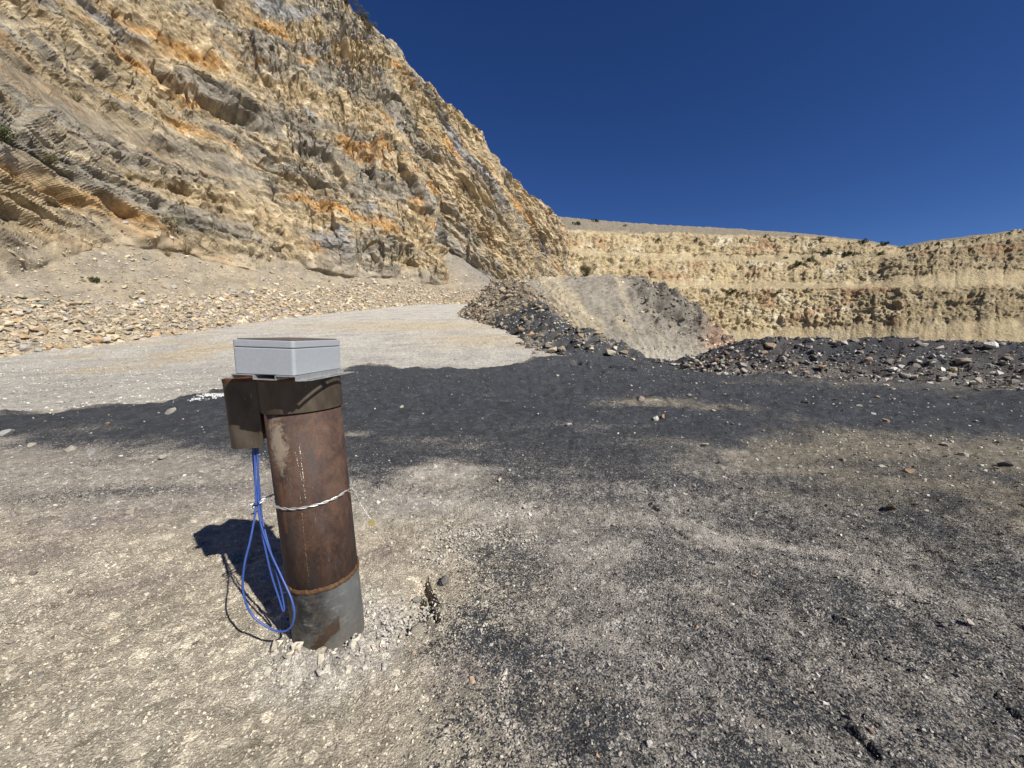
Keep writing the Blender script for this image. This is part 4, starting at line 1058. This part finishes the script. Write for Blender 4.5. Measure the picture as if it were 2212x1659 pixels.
# ------------------------------------------------------------------ the steel casing
def mat_rust():
    t = NT('rusted_pipe', 0.75, 0.3)
    c = t.coord()
    big_ = t.noise(t.mapping(c, (1, 1, .7)), 11, 10, .72, .4)
    col = t.ramp(big_, [(.32, (.024, .018, .017)), (.44, (.050, .029, .022)), (.56, (.080, .046, .032)), (.70, (.086, .063, .052))])
    st = t.noise(t.mapping(c, (1, 1, .3)), 26, 9, .75, .6)
    col = t.mix(t.math('MULTIPLY', t.ramp(st, [(.54, 0.0), (.68, 1.0)]), .55), col, (.135, .064, .034))
    dk_ = t.ramp(t.noise(t.mapping(c, (1, 1, .2), (0, .3, 0)), 13, 7, .7), [(.5, 0.0), (.68, 1.0)])
    col = t.mix(t.math('MULTIPLY', dk_, .6), col, (.045, .042, .043))
    scr = t.ramp(t.noise(t.mapping(c, (1, 1, .15), (.2, .9, 0)), 120, 3, .5), [(.66, 0.0), (.74, 1.0)])
    col = t.mix(t.math('MULTIPLY', scr, .35), col, (.22, .19, .165))
    fle = t.ramp(t.noise(c, 150, 4, .7), [(.3, .75), (.7, 1.3)])
    col = t.mix(1.0, col, fle, 'MULTIPLY')
    # mud splashed on the upper front
    sep = t.n('ShaderNodeSeparateXYZ'); t.put(sep.inputs[0], c)
    mx = t.math('SUBTRACT', 1.0, t.math('MULTIPLY', t.math('ABSOLUTE', t.math('ADD', sep.outputs[0], .045)), 12.0), clamp=True)
    mz = t.math('SUBTRACT', 1.0, t.math('MULTIPLY', t.math('ABSOLUTE', t.math('SUBTRACT', sep.outputs[2], 1.03)), 4.6), clamp=True)
    fr = t.math('LESS_THAN', sep.outputs[1], 0.0)
    mud = t.math('MULTIPLY', t.math('MULTIPLY', mx, mz), fr)
    mud = t.math('ADD', t.math('MULTIPLY', mud, .55), t.math('MULTIPLY', t.noise(c, 34, 10, .8, .5), 1.3))
    col = t.mix(t.math('MULTIPLY', t.ramp(mud, [(.82, 0.0), (1.05, 1.0)]), .75), col, (.24, .20, .15))
    # chalky dotted drips down the front
    def drip(x0, slope, z0, z1, w_, colr, thr):
        nonlocal col
        xx = t.math('ADD', sep.outputs[0], t.math('MULTIPLY', sep.outputs[2], slope))
        d = t.math('LESS_THAN', t.math('ABSOLUTE', t.math('ADD', t.math('SUBTRACT', xx, x0), t.math('MULTIPLY', t.math('SUBTRACT', t.noise(c, 14, 2), .5), .008))), w_)
        zin = t.math('MULTIPLY', t.math('GREATER_THAN', sep.outputs[2], z0), t.math('LESS_THAN', sep.outputs[2], z1))
        dots = t.math('GREATER_THAN', t.noise(c, 190, 2, .5), thr)
        col = t.mix(t.math('MULTIPLY', t.math('MULTIPLY', d, fr), t.math('MULTIPLY', zin, dots)), col, colr)
    drip(.048, 0, .78, 1.04, .0016, (.50, .47, .41), .56); drip(.128, .10, .80, 1.0, .0014, (.46, .43, .37), .57); drip(.012, -.02, .38, .80, .0017, (.26, .17, .08), .55)
    drip(-.06, 0, .62, .86, .009, (.13, .06, .03), .42)
    return t.done(col, t.bump(t.noise(c, 60, 8, .7), .35, .004), t.ramp(big_, [(.3, .62), (.7, .85)]))
def mat_lower():
    t = NT('scuffed_pipe', 0.6, 0.4)
    c = t.coord()
    n = t.math('ADD', t.math('MULTIPLY', t.noise(t.mapping(c, (1, 1, .8)), 13, 10, .75), .65), t.math('MULTIPLY', t.noise(t.mapping(c, (.35, .35, 1.6), (0, .35, 0)), 42, 8, .75), .35))
    col = t.ramp(n, [(.43, (.008, .009, .009)), (.50, (.022, .022, .021)), (.555, (.052, .050, .045)), (.63, (.15, .14, .12))])
    sep = t.n('ShaderNodeSeparateXYZ'); t.put(sep.inputs[0], c)
    lo = t.ramp(t.math('ADD', sep.outputs[2], t.math('MULTIPLY', t.math('SUBTRACT', t.noise(c, 12, 5), .5), .12)), [(.02, 1.0), (.16, 0.0)])
    col = t.mix(t.math('MULTIPLY', lo, .5), col, (.17, .16, .135))
    side = t.ramp(sep.outputs[0], [(.06, 0.0), (.15, 1.0)])
    col = t.mix(t.math('MULTIPLY', side, .55), col, (.135, .14, .138))
    st_ = t.ramp(t.noise(t.mapping(c, (1, 1, .5)), 9, 8, .75), [(.5, 0.0), (.64, 1.0)])
    col = t.mix(t.math('MULTIPLY', st_, .45), col, (.075, .052, .033))
    # brown rust scab rising to the right on the front
    u = t.math('SUBTRACT', sep.outputs[2], t.math('ADD', .085, t.math('MULTIPLY', t.math('SUBTRACT', sep.outputs[0], .05), 1.0)))
    u = t.math('ADD', u, t.math('MULTIPLY', t.math('SUBTRACT', t.noise(c, 22, 8, .8), .5), .17))
    inx = t.math('MULTIPLY', t.math('GREATER_THAN', sep.outputs[0], -.035), t.math('LESS_THAN', sep.outputs[0], .115))
    scab = t.math('MULTIPLY', t.math('MULTIPLY', t.math('LESS_THAN', t.math('ABSOLUTE', u), .032), inx), t.math('LESS_THAN', sep.outputs[1], 0.0))
    col = t.mix(scab, col, t.ramp(t.noise(c, 60, 6, .7), [(.3, (.025, .016, .011)), (.7, (.055, .034, .02))]))
    return t.done(col, t.bump(t.noise(c, 45, 8, .7), .3, .003))
def mat_sheet_steel():
    t = NT('weathered_sheet_steel', 0.6, 0.35)
    c = t.coord()
    n = t.noise(t.mapping(c, (1, 1, .5)), 12, 8, .65)
    col = t.ramp(n, [(.3, (.046, .035, .026)), (.5, (.080, .063, .046)), (.72, (.118, .098, .075))])
    sc_ = t.ramp(t.noise(t.mapping(c, (1, 1, .25), (.5, .3, 0)), 85, 3, .5), [(.70, 0.0), (.76, 1.0)])
    col = t.mix(t.math('MULTIPLY', sc_, .5), col, (.36, .33, .27))
    return t.done(col, t.bump(n, .1, .003), t.ramp(n, [(.3, .48), (.7, .7)]), .35)
def mat_plain(name, col, rough=.5, metal=0.0, spec=.4, nb=0.0, ns_=40, var=.15):
    t = NT(name, rough, spec)
    c = t.coord()
    n = t.noise(c, ns_, 5, .6)
    o = t.mix(1.0, (*col,), t.ramp(n, [(.3, 1 - var), (.7, 1 + var)]), 'MULTIPLY')
    return t.done(o, t.bump(n, nb, .002) if nb else None, None, metal)
M_RUST, M_LOW, M_SHEET = mat_rust(), mat_lower(), mat_sheet_steel()
M_WELD = mat_plain('weld_rust', (.085, .047, .024), .85, 0, .2, .6, 60, .5)
M_RIM = mat_plain('rim_rust', (.085, .037, .02), .85, 0, .2, .4, 60, .4)
M_BOX = mat_plain('grey_polyester', (.29, .31, .335), .38, 0, .45, .02, 60, .05)
M_SEAM = mat_plain('gasket', (.03, .03, .032), .8)
M_TOP = mat_plain('dusty_dark_panel', (.10, .08, .065), .6, 0, .3, 0, 30, .3)
M_GALV = mat_plain('galvanised_steel', (.50, .51, .51), .42, .75, .5, .05, 50, .18)
M_CABLE = mat_plain('blue_cable_sheath', (.028, .066, .25), .42, 0, .5, 0, 30, .12)
M_TIE = mat_plain('black_nylon', (.012, .012, .013), .5)
M_WIRE = mat_plain('galvanised_wire', (.55, .55, .52), .4, .6, .5, 0, 50, .15)
M_BRASS = mat_plain('tarnished_brass', (.20, .16, .06), .5, .6, .5, 0, 60, .3)
M_COPPER = mat_plain('dull_copper', (.22, .09, .06), .55, .5, .4, 0, 60, .3)
M_BLACKP = mat_plain('black_plastic', (.012, .012, .013), .45)

def lathe(bm, prof, seg=96, a0=0.0, a1=2 * math.pi, wob=None):
    """surface of revolution from (r, z) pairs"""
    full = abs(a1 - a0 - 2 * math.pi) < 1e-6
    na_ = seg if full else seg + 1
    rings = []
    for j, (r, z) in enumerate(prof):
        ring = []
        for i in range(na_):
            a = a0 + (a1 - a0) * i / seg
            dr, dz = wob(a, j) if wob else (0, 0)
            ring.append(bm.verts.new(((r + dr) * math.cos(a), (r + dr) * math.sin(a), z + dz)))
        rings.append(ring)
    for A_, B_ in zip(rings[:-1], rings[1:]):
        for i in range(na_ if full else na_ - 1):
            k2 = (i + 1) % na_
            bm.faces.new((A_[i], A_[k2], B_[k2], B_[i]))
    return rings
casing = empty('well_casing', (BASE[0], BASE[1], 0)); casing.rotation_euler = (0.003, -LEAN, 0)
tag(casing, 'rusty steel well casing pipe standing in the pale ground with a collar on top', 'well casing')
ZW, ZC, ZT = .335, 1.17, 1.325
bm = bmesh.new(); lathe(bm, [(R_PIPE - .009, 1.30), (R_PIPE, 1.30), (R_PIPE, ZW), (R_PIPE - .01, ZW - .004)])
bm_obj('pipe', bm, M_RUST, casing, True)
bm = bmesh.new(); lathe(bm, [(R_PIPE - .004, ZW + .002), (R_PIPE + .0015, ZW - .006), (R_PIPE + .0025, .1), (R_PIPE + .0025, -.25)])
bm_obj('lower_pipe', bm, M_LOW, casing, True)
rw = [random.uniform(-1, 1) for _ in range(400)]
def wob_w(a, j):
    i = int(a / 6.2832 * 130); i2 = int(a / 6.2832 * 37)
    return (.0022 * rw[i % 400] if 0 < j < 6 else 0), .003 * rw[(i2 + 50) % 400] + .0016 * rw[(i + 200) % 400]
bm = bmesh.new(); lathe(bm, [(R_PIPE - .004, ZW + .013), (R_PIPE + .003, ZW + .011), (R_PIPE + .0065, ZW + .006), (R_PIPE + .0075, ZW), (R_PIPE + .0065, ZW - .006), (R_PIPE + .003, ZW - .011), (R_PIPE - .004, ZW - .013)], 220, wob=wob_w)
bm_obj('weld_bead', bm, M_WELD, casing, True)
RC = R_PIPE + .0095
bm = bmesh.new(); lathe(bm, [(RC - .005, ZC), (RC - .001, ZC - .001), (RC, ZC + .002), (RC, ZT - .012)])
bm_obj('collar', bm, M_SHEET, casing, True)
bm = bmesh.new(); lathe(bm, [(RC, ZT - .0119), (RC + .0022, ZT - .008), (RC + .0022, ZT - .001), (RC, ZT), (RC - .006, ZT), (RC - .007, ZT - .02), (RC - .006, ZC + .004)])
bm_obj('collar_rim', bm, M_RIM, casing, True)
# cable guard: a bent sheet, open below, standing off the left side of the pipe
def ribbon(pts, z0, z1, th=.004, bottoms=None):
    bm = bmesh.new(); P = np.array(pts, float); n = len(P)
    T = np.gradient(P, axis=0); T /= np.linalg.norm(T, axis=1, keepdims=True); Nn = np.stack([T[:, 1], -T[:, 0]], 1)
    cols = []
    for i in range(n):
        zb = bottoms[i] if bottoms is not None else z0
        cols.append([bm.verts.new((*(P[i] + Nn[i] * th * sd_), z)) for sd_ in (-.5, .5) for z in (zb, z1)])
    for a, b in zip(cols[:-1], cols[1:]):
        for (i, j) in ((0, 1), (3, 2), (1, 3), (2, 0)):
            bm.faces.new((a[i], b[i], b[j], a[j]))
    for c in (cols[0], cols[-1]): bm.faces.new((c[0], c[1], c[3], c[2]))
    return bm
GX0 = -.338                                              # outer end of the guard, from the pipe axis
yf, yb, rg = -.075, .10, .055
pts = [(-.147 + .0 * i, 0) for i in range(0)]
pts = [(x, yf) for x in np.linspace(-.160, GX0 + rg, 9)]
pts += [(GX0 + rg - rg * math.sin(a), yf + rg - rg * math.cos(a)) for a in np.linspace(0, math.pi / 2, 10)[1:]]
pts += [(GX0, y) for y in np.linspace(yf + rg, yb - rg, 4)[1:-1]]
pts += [(GX0 + rg - rg * math.cos(a), yb - rg + rg * math.sin(a)) for a in np.linspace(0, math.pi / 2, 10)]
pts += [(x, yb) for x in np.linspace(GX0 + rg, -.14, 6)[1:]]
ZG = ZT - .322
bott = [ZG + (.016 if i == 0 else .006 if i == 1 else 0) for i in range(len(pts))]
guard = bm_obj('cable_guard', ribbon(pts, ZG, ZT - .004, .0045, bott), M_SHEET, casing)
bm = ribbon(pts, ZT - .0155, ZT + .0005, .0068); bm_obj('guard_rim', bm, M_RIM, guard)
guard['label'] = 'weathered sheet-steel guard over the cables on the left of the casing'
bm = ribbon([(-.158, -.075), (-.150, -.078), (-.142, -.082), (-.130, -.098)], ZC, ZT - .004, .0045); bm_obj('guard_joint', bm, M_SHEET, casing)

# ------------------------------------------------------------------ bracket and instrument box
BROT = math.radians(-6.0)
BC = np.array([-.970, 1.695]); BW, BD, BH = .262, .342, .137
ZB = ZT + .0062                                          # bottom of the bracket
HAT = .019
def rot2(x, y): return (BC[0] + x * math.cos(BROT) - y * math.sin(BROT), BC[1] + x * math.sin(BROT) + y * math.cos(BROT))
TILT = (math.radians(.5), math.radians(1.7))
def place(o, z):
    o.location = (BC[0], BC[1], z); o.rotation_euler = (TILT[0], TILT[1], BROT)
bracket = empty('mounting_bracket'); place(bracket, ZB)
tag(bracket, 'galvanised ribbed mounting bracket between the casing collar and the grey box', 'bracket')
def hat(name, prof, y0, y1, th=.0026):
    bm = bmesh.new(); P = np.array(prof, float); n = len(P)
    # thickness along the mitred normals
    Nn = []
    for i in range(n):
        a = P[i] - P[max(i - 1, 0)]; b = P[min(i + 1, n - 1)] - P[i]
        na1 = np.array([-a[1], a[0]]) / (np.linalg.norm(a) + 1e-12); nb1 = np.array([-b[1], b[0]]) / (np.linalg.norm(b) + 1e-12)
        if i == 0: m = nb1
        elif i == n - 1: m = na1
        else:
            m = na1 + nb1; m = m / max(m @ na1, .3)
        Nn.append(m)
    rings = []
    for y in (y0, y1):
        rings.append([bm.verts.new((p[0] + s_ * m[0] * th, y, p[1] + s_ * m[1] * th)) for s_ in (0, 1) for p, m in zip(P, Nn)])
    A_, B_ = rings
    for off in (0, n):
        for i in range(n - 1): bm.faces.new((A_[off + i], A_[off + i + 1], B_[off + i + 1], B_[off + i]))
    for i in (0, n - 1): bm.faces.new((A_[i], A_[n + i], B_[n + i], B_[i]))
    for R_ in rings:
        for i in range(n - 1): bm.faces.new((R_[i], R_[i + 1], R_[n + i + 1], R_[n + i]))
    return bm_obj(name, bm, M_GALV, bracket)
w2 = BW / 2 + .004
hat('ribbed_plate', [(-w2 - .034, 0), (-w2, 0), (-w2, HAT - .0026), (-.045, HAT - .0026), (-.045, 0), (.052, 0), (.052, HAT - .0026), (w2, HAT - .0026), (w2, 0.0), (w2 + .006, 0)], -BD / 2 - .006, BD / 2 + .004)
# slotted flange on the right
bm = bmesh.new()
fx0, fx1, fy0, fy1 = w2 + .006, w2 + .046, -BD / 2 - .006, BD / 2 + .03
def slab(bm, x0, x1, y0, y1, z0, z1):
    v = [bm.verts.new((x, y, z)) for z in (z0, z1) for (x, y) in ((x0, y0), (x1, y0), (x1, y1), (x0, y1))]
    for f in ((0, 3, 2, 1), (4, 5, 6, 7), (0, 1, 5, 4), (1, 2, 6, 5), (2, 3, 7, 6), (3, 0, 4, 7)): bm.faces.new([v[i] for i in f])
sx0, sx1 = fx0 + .012, fx1 - .012
cuts = [(-.135, -.010), (.015, .14)]
slab(bm, fx0, sx0, fy0 + .0, fy1, 0, .0026); slab(bm, sx1, fx1, fy0 + .03, fy1, 0, .0026)
ys = [fy0 + .012] + [y for c in cuts for y in c] + [fy1]
for a, b in zip(ys[0::2], ys[1::2]): slab(bm, sx0, sx1, a, b, 0, .0026)
bm_obj('slotted_flange', bm, M_GALV, bracket)

def rbox(bm, w, d, z0, z1, r, seg=6, taper=0.0, bev=.003):
    """box with rounded upright corners and slightly eased top and bottom edges"""
    lv = [(z0, -bev), (z0 + bev, 0), (z1 - bev, 0), (z1, -bev)]
    rings = []
    for (z, ins) in lv:
        ring = []; rr_ = max(r + ins, .001); e = taper * (z - z0)
        for (sx, sy, a0) in ((1, 1, 0), (-1, 1, 90), (-1, -1, 180), (1, -1, 270)):
            for i in range(seg + 1):
                a = math.radians(a0 + 90 * i / seg)
                ring.append(bm.verts.new((sx * (w / 2 - r + e) + rr_ * math.cos(a), sy * (d / 2 - r + e) + rr_ * math.sin(a), z)))
        rings.append(ring)
    n = len(rings[0])
    for A_, B_ in zip(rings[:-1], rings[1:]):
        for i in range(n): bm.faces.new((A_[i], A_[(i + 1) % n], B_[(i + 1) % n], B_[i]))
    bm.faces.new(rings[0][::-1]); bm.faces.new(rings[-1])
ZBOX = ZB + HAT + .0012
box = empty('instrument_box'); place(box, ZBOX)
tag(box, 'light grey plastic instrument box with dark top, mounted on the casing', 'enclosure')
zl = BH * .775
def part(name, w, d, z0, z1, r, mat, taper=.0, bev=.003):
    bm = bmesh.new(); rbox(bm, w, d, z0, z1, r, 6, taper, bev); return bm_obj(name, bm, mat, box)
part('box_body', BW - .003, BD - .003, 0, zl, .0125, M_BOX, .012)
part('gasket', BW - .006, BD - .006, zl + .0001, zl + .0024, .012, M_SEAM, 0, .0004)
lid = part('lid', BW + .001, BD + .001, zl + .0025, BH, .0135, M_BOX, .004, .0028)
part('top_panel', BW - .022, BD - .022, BH + .0003, BH + .0045, .008, M_TOP, 0, .001)['label'] = 'dark brown panel on top of the lid'
for o in box.children: pass
def cyl_between(bm, a, b, r, seg=16):
    a, b = Vector(a), Vector(b); q_ = (b - a).to_track_quat('Z', 'Y'); L = (b - a).length
    R1 = [bm.verts.new(a + q_ @ Vector((r * math.cos(6.2832 * i / seg), r * math.sin(6.2832 * i / seg), 0))) for i in range(seg)]
    R2 = [bm.verts.new(b + q_ @ Vector((r * math.cos(6.2832 * i / seg), r * math.sin(6.2832 * i / seg), 0))) for i in range(seg)]
    for i in range(seg): bm.faces.new((R1[i], R1[(i + 1) % seg], R2[(i + 1) % seg], R2[i]))
    bm.faces.new(R1[::-1]); bm.faces.new(R2)
gy = -BD / 2 + .05
bm = bmesh.new(); cyl_between(bm, (-BW / 2 + .002, gy, .074), (-BW / 2 - .004, gy, .074), .0125); cyl_between(bm, (-BW / 2 - .004, gy, .074), (-BW / 2 - .010, gy, .074), .0085)
bm_obj('cable_gland', bm, M_BLACKP, box)
bm = bmesh.new(); slab(bm, -BW / 2 - .022, -BW / 2 + .001, gy - .006, gy + .006, .028, .045)
lug = bm_obj('earth_lug', bm, M_COPPER, box); lug['label'] = 'dull copper earthing lug on the side of the box'
bm = bmesh.new(); cyl_between(bm, (-BW / 2 - .013, gy - .0062, .0365), (-BW / 2 - .013, gy - .0105, .0365), .0045, 6)
bm_obj('lug_screw', bm, M_SEAM, lug)

# ------------------------------------------------------------------ tubes: cables and wire
def tube_mesh(name, path, r, mat, seg=10, sub=8, twist=None):
    P = resample(np.array(path, float), np.linspace(0, len(path) - 1, (len(path) - 1) * sub + 1))
    T = np.gradient(P, axis=0); T /= np.linalg.norm(T, axis=1, keepdims=True) + 1e-9
    nrm = np.cross(T[0], [0, 0, 1.0])
    if np.linalg.norm(nrm) < .1: nrm = np.cross(T[0], [1.0, 0, 0])
    nrm /= np.linalg.norm(nrm); Vv = []
    arc = np.concatenate([[0], np.cumsum(np.linalg.norm(np.diff(P, axis=0), axis=1))])
    for i in range(len(P)):
        nrm = nrm - (nrm @ T[i]) * T[i]; nrm /= np.linalg.norm(nrm) + 1e-9
        bnm = np.cross(T[i], nrm)
        c = P[i]
        if twist: tw = 6.2832 * arc[i] / twist[1] + twist[2]; c = c + twist[0] * (math.cos(tw) * nrm + math.sin(tw) * bnm)
        for j in range(seg):
            a = 6.2832 * j / seg
            Vv.append(c + r * (math.cos(a) * nrm + math.sin(a) * bnm))
    n = len(P); idx = np.arange(n * seg).reshape(n, seg)
    Q = np.stack([idx[:-1], np.roll(idx, -1, 1)[:-1], np.roll(idx, -1, 1)[1:], idx[1:]], -1).reshape(-1, 4)
    me = raw_mesh(name, np.array(Vv), Q); me.shade_smooth(); me.materials.append(mat)
    return me
YC = 1.745
def cpt(px, py, Y): return at(px, py, Y)
cable_a = [cpt(552, 900, YC + .03), cpt(550, 960, YC + .02), cpt(551, 1020, YC), cpt(553, 1075, YC - .02), cpt(551, 1110, YC - .04), cpt(541, 1165, YC - .08), cpt(528, 1220, YC - .11), cpt(525, 1275, YC - .12), cpt(540, 1322, YC - .125), cpt(570, 1350, YC - .13),
           cpt(603, 1364, YC - .13), cpt(626, 1357, YC - .13), cpt(636, 1330, YC - .125), cpt(630, 1295, YC - .11), cpt(608, 1245, YC - .08), cpt(585, 1195, YC - .06), cpt(567, 1145, YC - .045), cpt(560, 1110, YC - .03), cpt(558, 1075, YC - .015), cpt(557, 1020, YC), cpt(556, 960, YC + .02), cpt(557, 900, YC + .03)]
ca = tag(link('blue_cable', tube_mesh('blue_cable', cable_a, .0046, M_CABLE)), 'blue cable hanging in a wide loop to the ground left of the casing', 'cable')
cable_b = [cpt(547, 900, YC + .05), cpt(546, 960, YC + .05), cpt(549, 1020, YC + .03), cpt(556, 1080, YC + .0), cpt(562, 1130, YC - .03), cpt(572, 1180, YC - .05), cpt(586, 1240, YC - .06), cpt(602, 1290, YC - .07), cpt(611, 1318, YC - .075), cpt(614, 1312, YC - .072), cpt(606, 1270, YC - .065), cpt(590, 1210, YC - .05), cpt(573, 1150, YC - .02), cpt(565, 1110, YC), cpt(561, 1060, YC + .01), cpt(556, 1000, YC + .035), cpt(552, 940, YC + .05), cpt(551, 900, YC + .05)]
cb = tag(link('blue_cable', tube_mesh('blue_cable', cable_b, .0040, M_CABLE)), 'blue cable hanging in a tight narrow loop beside the casing', 'cable')
def tie(parent, px, py, Y, r, rz=0.0):
    c = cpt(px, py, Y)
    ring = [c + np.array([r * math.cos(a), r * math.sin(a), rz * r * math.cos(a)]) for a in np.linspace(0, 6.2832, 13)] 
    link('cable_tie', tube_mesh('cable_tie', ring, .0022, M_TIE, 6, 3), parent)
tie(ca, 553, 1090, YC - .03, .013, .4); tie(ca, 550, 1126, YC - .045, .011, -.3); tie(cb, 568, 1140, YC - .03, .010, .2); tie(cb, 549, 1108, YC - .02, .013, .5)
# twisted tie wire round casing and cables
ZWIRE = .745
def on_pipe(a, r, z):
    x, y = r * math.cos(a), r * math.sin(a)
    v = Matrix.Rotation(-LEAN, 3, 'Y') @ Vector((x, y, z))
    return np.array([BASE[0] + v.x, BASE[1] + v.y, v.z])
rwp = R_PIPE + .0070
lp = cpt(549, 1093, YC - .01)
front = [on_pipe(math.radians(a), rwp, ZWIRE + dz) for a, dz in ((-8, .012), (-25, .006), (-45, .002), (-65, 0), (-85, -.003), (-105, -.004), (-125, -.004), (-142, -.003))]
front = front + [on_pipe(math.radians(-156), rwp + .012, ZWIRE - .002), on_pipe(math.radians(-166), rwp + .04, ZWIRE)]
loopl = [lp + np.array([.0, -.022, 0]), lp + np.array([-.02, -.004, .002]), lp + np.array([-.004, .022, .006])]
backw = [on_pipe(math.radians(a), rwp, ZWIRE + dz) for a, dz in ((150, .012), (120, .012), (80, .012), (40, .012), (8, .012))]
wire = empty('tie_wire', (0, 0, 0)); tag(wire, 'twisted galvanised tie wire binding the blue cables to the casing', 'wire')
path = front + loopl + backw
for k_, ph in enumerate((0, math.pi)):
    link('strand', tube_mesh('strand', path, .0029, M_WIRE, 8, 16, (.0034, .088, ph)), wire)
kn = on_pipe(math.radians(-4), rwp + .004, ZWIRE + .012)
t1 = [kn, kn + [.02, -.012, -.001], kn + [.045, -.02, -.004], kn + [.07, -.03, -.008], kn + [.10, -.036, -.012]]
link('strand', tube_mesh('strand', np.array(t1), .0018, M_WIRE, 8, 14, (.006, .12, 0)), wire)
link('strand', tube_mesh('strand', np.array(t1) * 1.0 + np.array([0, 0, .001]), .0018, M_WIRE, 8, 14, (.006, .12, math.pi)), wire)
tagp = cpt(800, 1122, 1.80)
t2 = [kn, kn + [.012, 0, .010], kn + [.026, 0, -.004], kn * .5 + tagp * .5 + [.006, 0, 0], tagp]
for ph in (0, math.pi): link('strand', tube_mesh('strand', np.array(t2), .0013, M_WIRE, 8, 14, (.0026, .03, ph)), wire)
bm = bmesh.new(); cyl_between(bm, (0, -.0014, 0), (0, .0014, 0), .0165, 28)
tg = bm_obj('round_tag', bm, M_BRASS, wire); tg.location = tagp + np.array([.006, -.001, -.017]); tg.rotation_euler = (math.radians(-24), .2, .25)
tg['label'] = 'tarnished round tag hanging from the wire end'
